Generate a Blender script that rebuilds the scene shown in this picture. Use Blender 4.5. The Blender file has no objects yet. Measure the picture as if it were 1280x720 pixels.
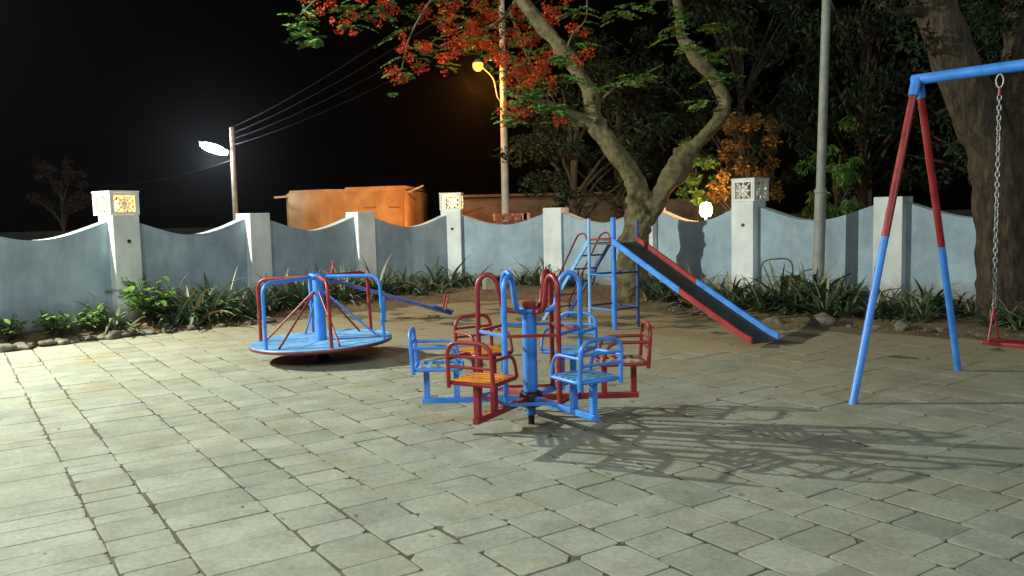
import bpy, bmesh, math, random
from mathutils import Vector, Matrix, noise
R_ = math.radians
scene = bpy.context.scene
COL = scene.collection

# ------------------------------------------------------------------ camera
PITCH, ROLL = math.atan(90 / 1050), R_(1.35)
cam_d = bpy.data.cameras.new("camera")
cam_d.sensor_width = 36.0
cam_d.lens = 1050 / 1280 * 36
cam_d.clip_end = 600
cam_d.clip_start = 0.05
cam = bpy.data.objects.new("camera", cam_d)
COL.objects.link(cam)
fw = Vector((0, math.cos(PITCH), -math.sin(PITCH)))
r0 = Vector((1, 0, 0)); u0 = r0.cross(fw)
rr = r0 * math.cos(ROLL) - u0 * math.sin(ROLL)
uu = u0 * math.cos(ROLL) + r0 * math.sin(ROLL)
m = Matrix((rr, uu, -fw)).transposed().to_4x4()
m.translation = Vector((0, 0, 1.5))
cam.matrix_world = m
scene.camera = cam

# ------------------------------------------------------------------ night sky, added fill sun, exposure
SKY_STRENGTH = 0.004
world = bpy.data.worlds.new("World")
scene.world = world
world.use_nodes = True
nt = world.node_tree
bg = nt.nodes["Background"]
sky = nt.nodes.new("ShaderNodeTexSky")
sky.sky_type = 'NISHITA'
sky.sun_disc = False
sky.sun_elevation = R_(-4)
sky.sun_rotation = R_(155)
nt.links.new(sky.outputs[0], bg.inputs[0])
bg.inputs[1].default_value = SKY_STRENGTH

FILL_STRENGTH = 0.60
sd = bpy.data.lights.new("fill_sun", 'SUN')  # added soft fill for the left wall and yard, not a real moon
sd.energy = FILL_STRENGTH
sd.angle = R_(25)
sd.color = (0.82, 0.97, 1.0)
so = bpy.data.objects.new("fill_sun", sd)
COL.objects.link(so)
so.rotation_euler = Vector((-0.35, 0.75, -0.50)).to_track_quat('-Z', 'Y').to_euler()

FLOOD_POS = (-8.9, 8.6, 4.9)
FLOOD_W = 4050
FLOOD_COL = (0.95, 1.0, 0.86)
LAMP2_COL = (0.90, 1.0, 0.95)
LAMP2_POS = (-3.6, -0.6, 4.8)
LAMP2_W = 920
SODIUM_POS = (-0.66, 19.9, 4.93)
SODIUM_W = 2600
SODIUM_COL = (1.0, 0.33, 0.025)

vs = scene.view_settings
vs.view_transform = 'Standard'
vs.look = 'None'
vs.exposure = 0.68
vs.gamma = 1.0
vs.use_curve_mapping = False
scene.render.engine = 'CYCLES'
scene.cycles.use_denoising = True
scene.cycles.max_bounces = 6
scene.cycles.sample_clamp_indirect = 4.0
scene.cycles.caustics_reflective = False
scene.cycles.caustics_refractive = False

# ------------------------------------------------------------------ materials
def new_mat(name):
    mt = bpy.data.materials.new(name)
    mt.use_nodes = True
    t = mt.node_tree
    return mt, t, t.nodes["Principled BSDF"]

def N(t, typ, **kw):
    n = t.nodes.new(typ)
    for k, v in kw.items():
        if k in n.inputs:
            n.inputs[k].default_value = v
        else:
            setattr(n, k, v)
    return n

def noise_node(t, scale, detail=4, rough=0.6, coord='Object', vec=None):
    n = N(t, "ShaderNodeTexNoise")
    n.inputs["Scale"].default_value = scale
    n.inputs["Detail"].default_value = detail
    n.inputs["Roughness"].default_value = rough
    if vec is None:
        tc = N(t, "ShaderNodeTexCoord")
        vec = tc.outputs[coord]
    t.links.new(vec, n.inputs["Vector"])
    return n

def ramp(t, fac, stops):
    r = N(t, "ShaderNodeValToRGB")
    el = r.color_ramp.elements
    while len(el) < len(stops):
        el.new(0.5)
    for e, (p, c) in zip(el, stops):
        e.position = p
        e.color = (c, c, c, 1) if not hasattr(c, '__len__') else (*c[:3], 1)
    t.links.new(fac, r.inputs[0])
    return r.outputs[0]

def mix(t, fac, a, b, mode='MIX'):
    n = N(t, "ShaderNodeMix")
    n.data_type = 'RGBA'
    n.blend_type = mode
    for sock, v in ((n.inputs[0], fac), (n.inputs[6], a), (n.inputs[7], b)):
        if isinstance(v, (int, float)):
            sock.default_value = v
        elif isinstance(v, tuple):
            sock.default_value = (*v[:3], 1)
        else:
            t.links.new(v, sock)
    return n.outputs[2]

def bump(t, height, strength, dist, bsdf):
    b = N(t, "ShaderNodeBump")
    b.inputs["Strength"].default_value = strength
    b.inputs["Distance"].default_value = dist
    t.links.new(height, b.inputs["Height"])
    t.links.new(b.outputs[0], bsdf.inputs["Normal"])

def paint(name, col, rough=0.32, wear=0.0, wear_col=(0.16, 0.09, 0.05), vary=0.25):
    mt, t, p = new_mat(name)
    n1 = noise_node(t, 7, 5, 0.65)
    dark = tuple(c * (1 - vary) for c in col)
    lite = tuple(min(1, c * (1 + vary * 0.6) + 0.01) for c in col)
    c = ramp(t, n1.outputs[0], [(0.3, dark), (0.7, lite)])
    if wear:
        n2 = noise_node(t, 28, 6, 0.7)
        f = ramp(t, n2.outputs[0], [(0.70 - wear * 0.3, 0.0), (0.76 - wear * 0.3, 1.0)])
        c = mix(t, f, c, wear_col)
        bump(t, n2.outputs[0], 0.15, 0.002, p)
    t.links.new(c, p.inputs["Base Color"])
    rg = ramp(t, n1.outputs[0], [(0.25, rough * 0.8), (0.8, min(1, rough * 1.5))])
    t.links.new(rg, p.inputs["Roughness"])
    return mt

def rough_mat(name, c1, c2, scale=6, rough=0.9, bump_s=0.4, bump_d=0.01, detail=6, lo=0.35, hi=0.65):
    mt, t, p = new_mat(name)
    n1 = noise_node(t, scale, detail, 0.65)
    c = ramp(t, n1.outputs[0], [(lo, c1), (hi, c2)])
    t.links.new(c, p.inputs["Base Color"])
    p.inputs["Roughness"].default_value = rough
    n2 = noise_node(t, scale * 5, 5, 0.7)
    bump(t, n2.outputs[0], bump_s, bump_d, p)
    return mt

def tone_mat(name, ca, cb, rough=0.6, spec=0.3, nscale=0, transl=0.0):
    """colour from the per-face 'tone' attribute (each leaf / slab its own albedo)"""
    mt, t, p = new_mat(name)
    a = N(t, "ShaderNodeAttribute", attribute_name="tone")
    c = ramp(t, a.outputs["Fac"], [(0.0, ca), (1.0, cb)])
    if nscale:
        n1 = noise_node(t, nscale, 4, 0.6)
        f = ramp(t, n1.outputs[0], [(0.35, 0.75), (0.7, 1.1)])
        c = mix(t, 1.0, c, f, 'MULTIPLY')
    t.links.new(c, p.inputs["Base Color"])
    p.inputs["Roughness"].default_value = rough
    p.inputs["Specular IOR Level"].default_value = spec
    if transl:
        tr = N(t, "ShaderNodeBsdfTranslucent")
        t.links.new(c, tr.inputs[0])
        ms = N(t, "ShaderNodeMixShader")
        ms.inputs[0].default_value = transl
        t.links.new(p.outputs[0], ms.inputs[1])
        t.links.new(tr.outputs[0], ms.inputs[2])
        t.links.new(ms.outputs[0], t.nodes["Material Output"].inputs[0])
    return mt

def emit(name, col, s):
    mt, t, p = new_mat(name)
    p.inputs["Base Color"].default_value = (0.8, 0.8, 0.8, 1)
    p.inputs["Emission Color"].default_value = (*col, 1)
    p.inputs["Emission Strength"].default_value = s
    return mt

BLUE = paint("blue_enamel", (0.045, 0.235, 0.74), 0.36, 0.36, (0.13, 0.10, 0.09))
BLUE_PALE = paint("pale_blue_enamel", (0.17, 0.40, 0.72), 0.4, 0.18, (0.20, 0.22, 0.24))  # lighter blue than the main enamel
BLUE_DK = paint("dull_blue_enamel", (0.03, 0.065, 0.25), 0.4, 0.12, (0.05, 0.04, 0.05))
RED = paint("red_enamel", (0.27, 0.016, 0.018), 0.36, 0.36, (0.09, 0.045, 0.03))
RED_DK = paint("dull_red_enamel", (0.16, 0.012, 0.014), 0.35, 0.12, (0.06, 0.03, 0.02))
SLAT_GLEAM = paint("gleam_orange_enamel", (0.80, 0.27, 0.03), 0.4, 0.22, (0.22, 0.05, 0.02))  # lamp gleam on red slats, put into the paint colour; chips are wear
PALEWOOD = paint("scuffed_pale_slats", (0.33, 0.22, 0.20), 0.5, 0.3, (0.16, 0.03, 0.03))
SLATEBLUE = paint("scuffed_blue_slats", (0.12, 0.33, 0.55), 0.45, 0.3, (0.25, 0.28, 0.28))
STEEL = rough_mat("dull_grey_steel", (0.022, 0.026, 0.022), (0.055, 0.058, 0.046), 9, 0.62, 0.1, 0.002)
GALV = rough_mat("galvanised_steel", (0.25, 0.26, 0.25), (0.42, 0.43, 0.41), 12, 0.45, 0.1, 0.002)
GALV.node_tree.nodes["Principled BSDF"].inputs["Metallic"].default_value = 0.5
POLE_M = rough_mat("grey_painted_pole", (0.17, 0.18, 0.16), (0.27, 0.28, 0.25), 5, 0.6, 0.1, 0.003)
POLE_DULL = rough_mat("weathered_dull_pole", (0.12, 0.12, 0.10), (0.20, 0.19, 0.16), 5, 0.85, 0.2, 0.003)
POLE_C = rough_mat("pale_concrete_pole", (0.30, 0.27, 0.21), (0.42, 0.38, 0.30), 5, 0.8, 0.2, 0.003)
BLACK = rough_mat("black_grease_steel", (0.008, 0.008, 0.008), (0.03, 0.025, 0.02), 20, 0.5, 0.2, 0.003)
CONC = rough_mat("cement_footing", (0.20, 0.18, 0.12), (0.34, 0.30, 0.21), 9, 0.95, 0.6, 0.012)
ROCK = rough_mat("grey_brown_rock", (0.05, 0.04, 0.028), (0.20, 0.17, 0.125), 5, 0.92, 0.7, 0.02)
BARK = rough_mat("smooth_grey_bark", (0.062, 0.050, 0.021), (0.19, 0.155, 0.068), 7, 0.9, 1.0, 0.03)
SODIUM_GLASS = emit("sodium_lamp_glass", (1.0, 0.43, 0.06), 1.45)
SODIUM_GLASS.node_tree.nodes["Principled BSDF"].inputs["Base Color"].default_value = (0.02, 0.01, 0.0, 1)
TUBE_GLASS = emit("white_tube_glass", (0.86, 0.93, 1.0), 40)

def soil_material():
    mt, t, p = new_mat("dry_garden_soil")
    n1 = noise_node(t, 1.7, 6, 0.65)
    n2 = noise_node(t, 19, 6, 0.7)
    c = ramp(t, n1.outputs[0], [(0.32, (0.10, 0.062, 0.026)), (0.55, (0.19, 0.125, 0.055)), (0.72, (0.27, 0.19, 0.09))])
    f = ramp(t, n2.outputs[0], [(0.3, 0.55), (0.7, 1.15)])
    c = mix(t, 1.0, c, f, 'MULTIPLY')
    t.links.new(c, p.inputs["Base Color"])
    p.inputs["Roughness"].default_value = 0.95
    bump(t, n2.outputs[0], 0.8, 0.03, p)
    return mt
SOIL = soil_material()

def far_ground_material():
    return rough_mat("dark_earth", (0.05, 0.038, 0.022), (0.10, 0.075, 0.045), 0.8, 0.95, 0.6, 0.03)
EARTH = far_ground_material()

def slab_material():
    mt, t, p = new_mat("worn_stone_slab")
    a = N(t, "ShaderNodeAttribute", attribute_name="tone")
    base = ramp(t, a.outputs["Fac"], [(0.0, (0.225, 0.235, 0.180)), (0.35, (0.290, 0.300, 0.235)),
                                      (0.7, (0.335, 0.345, 0.270)), (1.0, (0.365, 0.36, 0.29))])
    n1 = noise_node(t, 3.1, 6, 0.65)
    f = ramp(t, n1.outputs[0], [(0.28, 0.72), (0.60, 1.08)])
    c = mix(t, 1.0, base, f, 'MULTIPLY')
    n2 = noise_node(t, 34, 5, 0.7)
    f2 = ramp(t, n2.outputs[0], [(0.3, 0.76), (0.7, 1.12)])
    c = mix(t, 1.0, c, f2, 'MULTIPLY')
    # ochre stains of trodden earth
    n3 = noise_node(t, 1.1, 5, 0.7)
    f3 = ramp(t, n3.outputs[0], [(0.52, 0.0), (0.70, 0.6)])
    c = mix(t, f3, c, (0.26, 0.205, 0.105))
    n6 = noise_node(t, 7.5, 7, 0.75)
    f6 = ramp(t, n6.outputs[0], [(0.60, 0.0), (0.72, 0.65)])
    c = mix(t, f6, c, (0.15, 0.125, 0.075))
    # sand blown over the slabs towards the planting bed (further from the open end of the yard)
    tc = N(t, "ShaderNodeTexCoord")
    sx = N(t, "ShaderNodeSeparateXYZ")
    t.links.new(tc.outputs["Object"], sx.inputs[0])
    ad = N(t, "ShaderNodeMath", operation='MULTIPLY_ADD')
    t.links.new(sx.outputs[0], ad.inputs[0]); ad.inputs[1].default_value = 0.42
    t.links.new(sx.outputs[1], ad.inputs[2])
    nz = N(t, "ShaderNodeMath", operation='MULTIPLY_ADD')
    n4 = noise_node(t, 0.9, 5, 0.65)
    t.links.new(n4.outputs[0], nz.inputs[0]); nz.inputs[1].default_value = 5.0
    t.links.new(ad.outputs[0], nz.inputs[2])
    mr = N(t, "ShaderNodeMapRange")
    t.links.new(nz.outputs[0], mr.inputs[0])
    mr.inputs[1].default_value = 9.2; mr.inputs[2].default_value = 14.5
    c = mix(t, mr.outputs[0], c, (0.265, 0.205, 0.11))
    t.links.new(c, p.inputs["Base Color"])
    p.inputs["Roughness"].default_value = 0.8
    p.inputs["Specular IOR Level"].default_value = 0.3
    n5 = noise_node(t, 11, 8, 0.75)
    bump(t, n5.outputs[0], 0.35, 0.012, p)
    return mt
SLAB = slab_material()
GROUT = rough_mat("dirt_filled_joint", (0.040, 0.036, 0.022), (0.13, 0.105, 0.06), 4, 0.95, 0.6, 0.01)

def plaster(name, c1, c2, streak=0.3):
    mt, t, p = new_mat(name)
    n1 = noise_node(t, 1.6, 6, 0.65)
    c = ramp(t, n1.outputs[0], [(0.28, tuple(q * 0.80 for q in c1)), (0.48, c1), (0.72, c2)])
    tc = N(t, "ShaderNodeTexCoord")
    mp = N(t, "ShaderNodeMapping")
    mp.inputs["Scale"].default_value = (1.6, 1.6, 0.55)
    t.links.new(tc.outputs["Object"], mp.inputs[0])
    n2 = noise_node(t, 1.5, 5, 0.7, vec=mp.outputs[0])
    f = ramp(t, n2.outputs[0], [(0.35, 1 - streak), (0.6, 1.0)])
    c = mix(t, 1.0, c, f, 'MULTIPLY')
    # earth splashed on the foot of the wall
    sx = N(t, "ShaderNodeSeparateXYZ")
    t.links.new(tc.outputs["Object"], sx.inputs[0])
    n3 = noise_node(t, 5, 5, 0.7)
    nz = N(t, "ShaderNodeMath", operation='MULTIPLY_ADD')
    t.links.new(n3.outputs[0], nz.inputs[0]); nz.inputs[1].default_value = -0.5
    t.links.new(sx.outputs[2], nz.inputs[2])
    mr = N(t, "ShaderNodeMapRange")
    t.links.new(nz.outputs[0], mr.inputs[0])
    mr.inputs[1].default_value = 0.22; mr.inputs[2].default_value = -0.15
    c = mix(t, mr.outputs[0], c, (0.16, 0.13, 0.08))
    t.links.new(c, p.inputs["Base Color"])
    p.inputs["Roughness"].default_value = 0.75
    n5 = noise_node(t, 20, 6, 0.7)
    bump(t, n5.outputs[0], 0.25, 0.006, p)
    return mt
WALL_GREY = plaster("blue_grey_limewash", (0.27, 0.36, 0.43), (0.37, 0.46, 0.52), 0.25)
WALL_WHITE = plaster("white_limewash", (0.64, 0.67, 0.66), (0.80, 0.82, 0.80), 0.14)
LATTICE_W = rough_mat("white_cast_lattice", (0.62, 0.62, 0.58), (0.74, 0.74, 0.70), 6, 0.8, 0.2, 0.004)
PALE_PAINT = rough_mat("pale_green_paint", (0.36, 0.42, 0.34), (0.50, 0.56, 0.47), 5, 0.8, 0.2, 0.004)
ADOBE = plaster("ochre_mud_plaster", (0.32, 0.17, 0.05), (0.44, 0.25, 0.08), 0.25)
ADOBE_DK = rough_mat("brown_mud_plaster", (0.10, 0.055, 0.025), (0.22, 0.12, 0.05), 1.2, 0.95, 0.5, 0.02)
BRICK_D = rough_mat("old_red_brick", (0.40, 0.17, 0.09), (0.60, 0.30, 0.17), 12, 0.9, 0.5, 0.01)

LEAF_DARK = tone_mat("dark_green_leaf", (0.004, 0.010, 0.003), (0.020, 0.040, 0.010), 0.55, 0.3, 0, 0.2)
LEAF_DIM = tone_mat("dim_reddish_leaf", (0.012, 0.006, 0.004), (0.045, 0.018, 0.012), 0.7, 0.2)
LEAF_RUST = tone_mat("rusty_bush_leaf", (0.05, 0.035, 0.008), (0.20, 0.12, 0.03), 0.55, 0.3, 0, 0.3)
LEAF_FLAME = tone_mat("feathery_green_leaf", (0.030, 0.090, 0.012), (0.12, 0.25, 0.045), 0.5, 0.3, 0, 0.3)
LEAF_BUSH = tone_mat("mid_green_leaf", (0.03, 0.032, 0.008), (0.11, 0.10, 0.028), 0.55, 0.3, 0, 0.3)
BLOSSOM = tone_mat("scarlet_petal", (0.26, 0.016, 0.006), (0.62, 0.085, 0.018), 0.5, 0.3, 0, 0.3)
BLADE = tone_mat("grey_green_blade", (0.030, 0.062, 0.022), (0.20, 0.27, 0.15), 0.42, 0.45, 9, 0.1)
_el = [n for n in BLADE.node_tree.nodes if n.type == 'VALTORGB' and len(n.color_ramp.elements) == 2 and n.color_ramp.elements[1].position == 1.0][0].color_ramp.elements
_e = _el.new(0.90); _e.color = (0.18, 0.25, 0.135, 1)
_el[-1].color = (0.34, 0.27, 0.13, 1)
BROAD = tone_mat("fresh_green_leaf", (0.06, 0.15, 0.025), (0.17, 0.30, 0.06), 0.45, 0.4, 0, 0.25)
DRYLEAF = tone_mat("dry_fallen_leaf", (0.10, 0.05, 0.015), (0.36, 0.23, 0.07), 0.8, 0.2)

# ------------------------------------------------------------------ mesh helpers
class MB:
    def __init__(s):
        s.v, s.f, s.sm, s.tone = [], [], [], []
    def add(s, vs_, fs, smooth=False, tone=0.5):
        o = len(s.v)
        s.v += [tuple(p) for p in vs_]
        for f in fs:
            s.f.append(tuple(i + o for i in f)); s.sm.append(smooth); s.tone.append(tone)
    def box(s, c, size, rot=None, bev=0.0, tone=0.5):
        bm = bmesh.new()
        bmesh.ops.create_cube(bm, size=1.0)
        for v in bm.verts:
            v.co = Vector((v.co.x * size[0], v.co.y * size[1], v.co.z * size[2]))
        if bev:
            bmesh.ops.bevel(bm, geom=bm.edges[:], offset=bev, segments=2, affect='EDGES', profile=0.6)
        M = (rot.to_4x4() if rot is not None else Matrix.Identity(4))
        M = Matrix.Translation(Vector(c)) @ M
        bm.verts.index_update()
        s.add([M @ v.co for v in bm.verts], [[v.index for v in f.verts] for f in bm.faces], False, tone)
        bm.free()
    def bar(s, a, b, w, h, up=Vector((0, 0, 1)), bev=0.003):
        a, b = Vector(a), Vector(b)
        d = (b - a)
        x = d.normalized()
        y = up.cross(x)
        if y.length < 1e-4:
            y = Vector((1, 0, 0)).cross(x)
        y.normalize(); z = x.cross(y)
        s.box((a + b) / 2, (d.length, w, h), Matrix((x, y, z)).transposed(), bev)
    def tube(s, pts, rad, seg=10, closed=False, caps=True, tone=0.5, wob=0.0, seed=0, flat=None):
        pts = [Vector(p) for p in pts]
        n = len(pts)
        if not hasattr(rad, '__len__'):
            rad = [rad] * n
        tan = []
        for i in range(n):
            a = pts[(i - 1) % n] if (closed or i > 0) else pts[i]
            b = pts[(i + 1) % n] if (closed or i < n - 1) else pts[i]
            tan.append((b - a).normalized())
        ref = Vector((0, 0, 1)) if abs(tan[0].z) < 0.9 else Vector((1, 0, 0))
        nx = (ref - tan[0] * ref.dot(tan[0])).normalized()
        vv, ff = [], []
        for i in range(n):
            nx = (nx - tan[i] * nx.dot(tan[i]))
            nx.normalize()
            ny = tan[i].cross(nx)
            for k in range(seg):
                a = 2 * math.pi * k / seg
                r = rad[i]
                if wob:
                    q = pts[i] * 3.1 + Vector((math.cos(a), math.sin(a), seed)) * 0.9
                    r *= 1 + wob * noise.noise(q) + 0.5 * wob * noise.noise(q * 2.7)
                d = nx * math.cos(a) * (flat or 1) + ny * math.sin(a)
                vv.append(pts[i] + d * r)
        m_ = n if closed else n - 1
        for i in range(m_):
            j = (i + 1) % n
            for k in range(seg):
                l = (k + 1) % seg
                ff.append((i * seg + k, i * seg + l, j * seg + l, j * seg + k))
        s.add(vv, ff, True, tone)
        if caps and not closed:
            s.add(vv[:seg], [tuple(reversed(range(seg)))], False, tone)
            s.add(vv[-seg:], [tuple(range(seg))], False, tone)
    def lathe(s, prof, seg=32, c=(0, 0, 0), smooth=True):
        c = Vector(c)
        vv, ff = [], []
        for r, z in prof:
            for k in range(seg):
                a = 2 * math.pi * k / seg
                vv.append(c + Vector((r * math.cos(a), r * math.sin(a), z)))
        for i in range(len(prof) - 1):
            for k in range(seg):
                l = (k + 1) % seg
                ff.append((i * seg + k, i * seg + l, (i + 1) * seg + l, (i + 1) * seg + k))
        s.add(vv, ff, smooth)
        if prof[0][0] > 1e-5:
            s.add(vv[:seg], [tuple(reversed(range(seg)))])
        if prof[-1][0] > 1e-5:
            s.add(vv[-seg:], [tuple(range(seg))])
    def build(s, name, mat, parent=None):
        me = bpy.data.meshes.new(name)
        me.from_pydata(s.v, [], s.f)
        me.polygons.foreach_set("use_smooth", s.sm)
        at = me.attributes.new("tone", 'FLOAT', 'FACE')
        at.data.foreach_set("value", s.tone)
        me.materials.append(mat)
        me.update()
        o = bpy.data.objects.new(name, me)
        COL.objects.link(o)
        if parent is not None:
            o.parent = parent
        return o

def fillet(pts, r, seg=6):
    """round the inner corners of a polyline"""
    pts = [Vector(p) for p in pts]
    out = [pts[0]]
    for i in range(1, len(pts) - 1):
        a, b, c = pts[i - 1], pts[i], pts[i + 1]
        d1, d2 = (a - b), (c - b)
        rr_ = min(r, d1.length * 0.49, d2.length * 0.49)
        p1, p2 = b + d1.normalized() * rr_, b + d2.normalized() * rr_
        for k in range(seg + 1):
            t = k / seg
            out.append(p1 * (1 - t) ** 2 + b * 2 * t * (1 - t) + p2 * t * t)
    out.append(pts[-1])
    return out

def spline(pts, n=6):
    """Catmull-Rom through points"""
    P = [Vector(p) for p in pts]
    P = [P[0] * 2 - P[1]] + P + [P[-1] * 2 - P[-2]]
    out = []
    for i in range(1, len(P) - 2):
        for k in range(n):
            t = k / n
            a, b, c, d = P[i - 1], P[i], P[i + 1], P[i + 2]
            out.append(0.5 * ((2 * b) + (c - a) * t + (2 * a - 5 * b + 4 * c - d) * t * t + (3 * b - a - 3 * c + d) * t ** 3))
    out.append(P[-2])
    return out

def lerp_list(vals, n):
    out = []
    for i in range(len(vals) - 1):
        for k in range(n):
            out.append(vals[i] + (vals[i + 1] - vals[i]) * k / n)
    out.append(vals[-1])
    return out

def tag(o, label=None, cat=None, group=None, kind=None):
    if label: o["label"] = label
    if cat: o["category"] = cat
    if group: o["group"] = group
    if kind: o["kind"] = kind
    return o

def empty(name, loc, label, cat, rz=0.0, group=None):
    o = bpy.data.objects.new(name, None)
    o.empty_display_size = 0.1
    COL.objects.link(o)
    o.location = loc
    o.rotation_euler = (0, 0, rz)
    return tag(o, label, cat, group)

def copy_tree(o, parent=None):
    c = o.copy()
    COL.objects.link(c)
    c.parent = parent
    for ch in o.children:
        copy_tree(ch, c)
    return c

# ------------------------------------------------------------------ ground, paving, planting bed
PAIRS = [((-8.2, 7.2), (-9.3, 6.8)), ((-6.9, 9.2), (-7.8, 8.97)), ((-6.24, 10.11), (-6.97, 10.17)), ((-5.5, 10.95), (-6.2, 11.3)),
         ((-4.75, 11.55), (-5.1, 12.9)), ((-3.95, 12.15), (-4.4, 13.9)), ((-3.2, 12.9), (-3.6, 14.97)), ((-2.17, 14.1), (-2.5, 16.3)),
         ((-1.14, 14.82), (-1.21, 17.5)), ((0, 15.1), (0, 17.2)), ((0.84, 14.5), (0.94, 17.0)), ((1.53, 13.4), (1.9, 16.0)),
         ((2.21, 12.5), (2.57, 15.3)), ((2.82, 11.4), (3.4, 14.3)), ((3.56, 10.45), (4.2, 13.3)), ((4.4, 9.99), (5.0, 12.5)),
         ((5.09, 9.48), (5.8, 11.65)), ((5.8, 8.6), (7.1, 10.3)), ((7.0, 7.4), (8.5, 8.9))]
def front_y(x):
    for (a, _), (b, _) in zip(PAIRS, PAIRS[1:]):
        if a[0] <= x <= b[0]:
            t = (x - a[0]) / (b[0] - a[0])
            return a[1] + (b[1] - a[1]) * t
    return 7.0

def bed_height(t):
    t = max(0, min(1, t))
    return 0.015 + 0.13 * (t * t * (3 - 2 * t))

g = MB()
S = 300
g.add([(-S, -S, -0.03), (S, -S, -0.03), (S, S, -0.03), (-S, S, -0.03)], [(0, 1, 2, 3)])
tag(g.build("ground", EARTH), kind="structure")

jb = MB()
NX = 140
xs = [-9 + 18 * i / NX for i in range(NX + 1)]
vv = []
for x in xs:
    fy = front_y(max(-8.2, min(7.0, x)))
    for k in range(13):
        y = -2 + (fy + 0.12 + 2) * k / 12
        vv.append((x, y, -0.0045 + 0.002 * noise.noise(Vector((x * 2, y * 2, 0)))))
ff = []
for i in range(NX):
    for k in range(12):
        a = i * 13 + k
        ff.append((a, a + 13, a + 14, a + 1))
jb.add(vv, ff, True)
tag(jb.build("paving_bed", GROUT), kind="structure")

rng = random.Random(11)
AU = Vector((0.560, -0.828, 0)).normalized()       # joints run this way, towards the open end of the yard
AV = Vector((0.828, 0.560, 0)).normalized()
pv = MB()
def slab(u0_, u1, v0, v1, tone, dz, cut, jit=0.007):
    gp = rng.uniform(0.001, 0.005)
    P = []
    for (u, v) in ((u0_ + gp, v0 + gp * 2.2), (u1 - gp, v0 + gp * 2.2), (u1 - gp, v1 - gp * 2.2), (u0_ + gp, v1 - gp * 2.2)):
        P.append(AU * (u + rng.uniform(-jit, jit) * 0.4) + AV * (v + rng.uniform(-jit, jit)))
    poly = []
    for i in range(4):
        p, a, b = P[i], P[i - 1], P[(i + 1) % 4]
        c_ = rng.uniform(0.006, 0.02) + (rng.uniform(0.012, 0.04) if rng.random() < cut else 0)
        poly += [p + (a - p).normalized() * c_, p + (b - p).normalized() * c_]
    n = len(poly)
    cen = sum(poly, Vector()) / n
    tx, ty = rng.uniform(-.003, .003), rng.uniform(-.003, .003)
    top = [Vector((p.x, p.y, dz + (p.x - cen.x) * tx + (p.y - cen.y) * ty)) for p in poly]
    inn = [Vector((p.x + (cen.x - p.x) * 0.025, p.y + (cen.y - p.y) * 0.025, p.z + 0.0012)) for p in top]
    bot = [Vector((p.x, p.y, -0.03)) for p in top]
    fs = [tuple(range(n, 2 * n))]
    for i in range(n):
        j = (i + 1) % n
        fs += [(i, j, n + j, n + i), (2 * n + i, 2 * n + j, j, i)]
    pv.add(top + inn + bot, fs, False, tone)

def row(v0, v1, lo, hi, big=False):
    u = -14 + rng.uniform(0, 0.3)
    while u < 10:
        L = rng.uniform(lo, hi)
        if rng.random() < 0.12:
            L *= 0.6
        c_ = AU * (u + L / 2) + AV * ((v0 + v1) / 2)
        if -9 < c_.x < 8.5 and -1.5 < c_.y < front_y(max(-8.2, min(7.0, c_.x))) - 0.02:
            tone = min(1, max(0, rng.gauss(0.5, 0.15)))
            if big:
                tone *= 0.6
            far = max(0, min(1, (c_.y + 0.42 * c_.x - 8.5) / 3.5))
            dz = rng.gauss(0.0, 0.0012) - 0.0034 * far - (0.0012 if big else 0)
            slab(u, u + L, v0, v1, tone, dz, 0.05)
        u += L
v = 0.84
for w in (0.48, 0.30, 0.28, 0.31, 0.27, 0.31, 0.28, 0.30, 0.27, 0.26):
    row(v, v + w, 0.19, 0.36); v += w
edge = v
while v < 14:
    w = rng.uniform(0.28, 0.40)
    row(v, v + w, 0.22, 0.46, True); v += w
v = 0.84
for w in (0.30, 0.62, 0.45, 0.7, 0.5, 0.6, 0.45, 0.7, 0.5, 0.8, 0.8, 0.8):
    row(v - w, v, 0.13, 0.30); v -= w
tag(pv.build("paving", SLAB), kind="structure")

bd = MB()
K = 8
SUB = 6
rows = []
for (a, b), (c_, d) in zip(PAIRS, PAIRS[1:]):
    for s_ in range(SUB):
        t = s_ / SUB
        rows.append((Vector((*a, 0)).lerp(Vector((*c_, 0)), t), Vector((*b, 0)).lerp(Vector((*d, 0)), t)))
rows.append((Vector((*PAIRS[-1][0], 0)), Vector((*PAIRS[-1][1], 0))))
vv, ff = [], []
for i, (a, b) in enumerate(rows):
    for k in range(K + 1):
        t = k / K
        p = a.lerp(b, t * 1.0)
        if k == 0:
            p = p + (a - b).normalized() * (0.10 + 0.10 * noise.noise(Vector((a.x * 2.3, a.y * 2.3, 5))))
        nz = noise.noise(Vector((p.x * 3, p.y * 3, 1)))
        z = bed_height(t) + (0.022 * nz if k else -0.022)
        vv.append((p.x, p.y, z))
for i in range(len(rows) - 1):
    for k in range(K):
        a = i * (K + 1) + k
        ff.append((a, a + K + 1, a + K + 2, a + 1))
bd.add(vv, ff, True)
tag(bd.build("planting_bed", SOIL), kind="structure")

def bed_point(s, t):
    """s in 0..len(PAIRS)-1 along the bed, t 0 at the paving and 1 at the wall"""
    i = max(0, min(len(PAIRS) - 2, int(s)))
    f = s - i
    a = Vector((*PAIRS[i][0], 0)).lerp(Vector((*PAIRS[i + 1][0], 0)), f)
    b = Vector((*PAIRS[i][1], 0)).lerp(Vector((*PAIRS[i + 1][1], 0)), f)
    p = a.lerp(b, t)
    p.z = bed_height(t)
    return p

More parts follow.
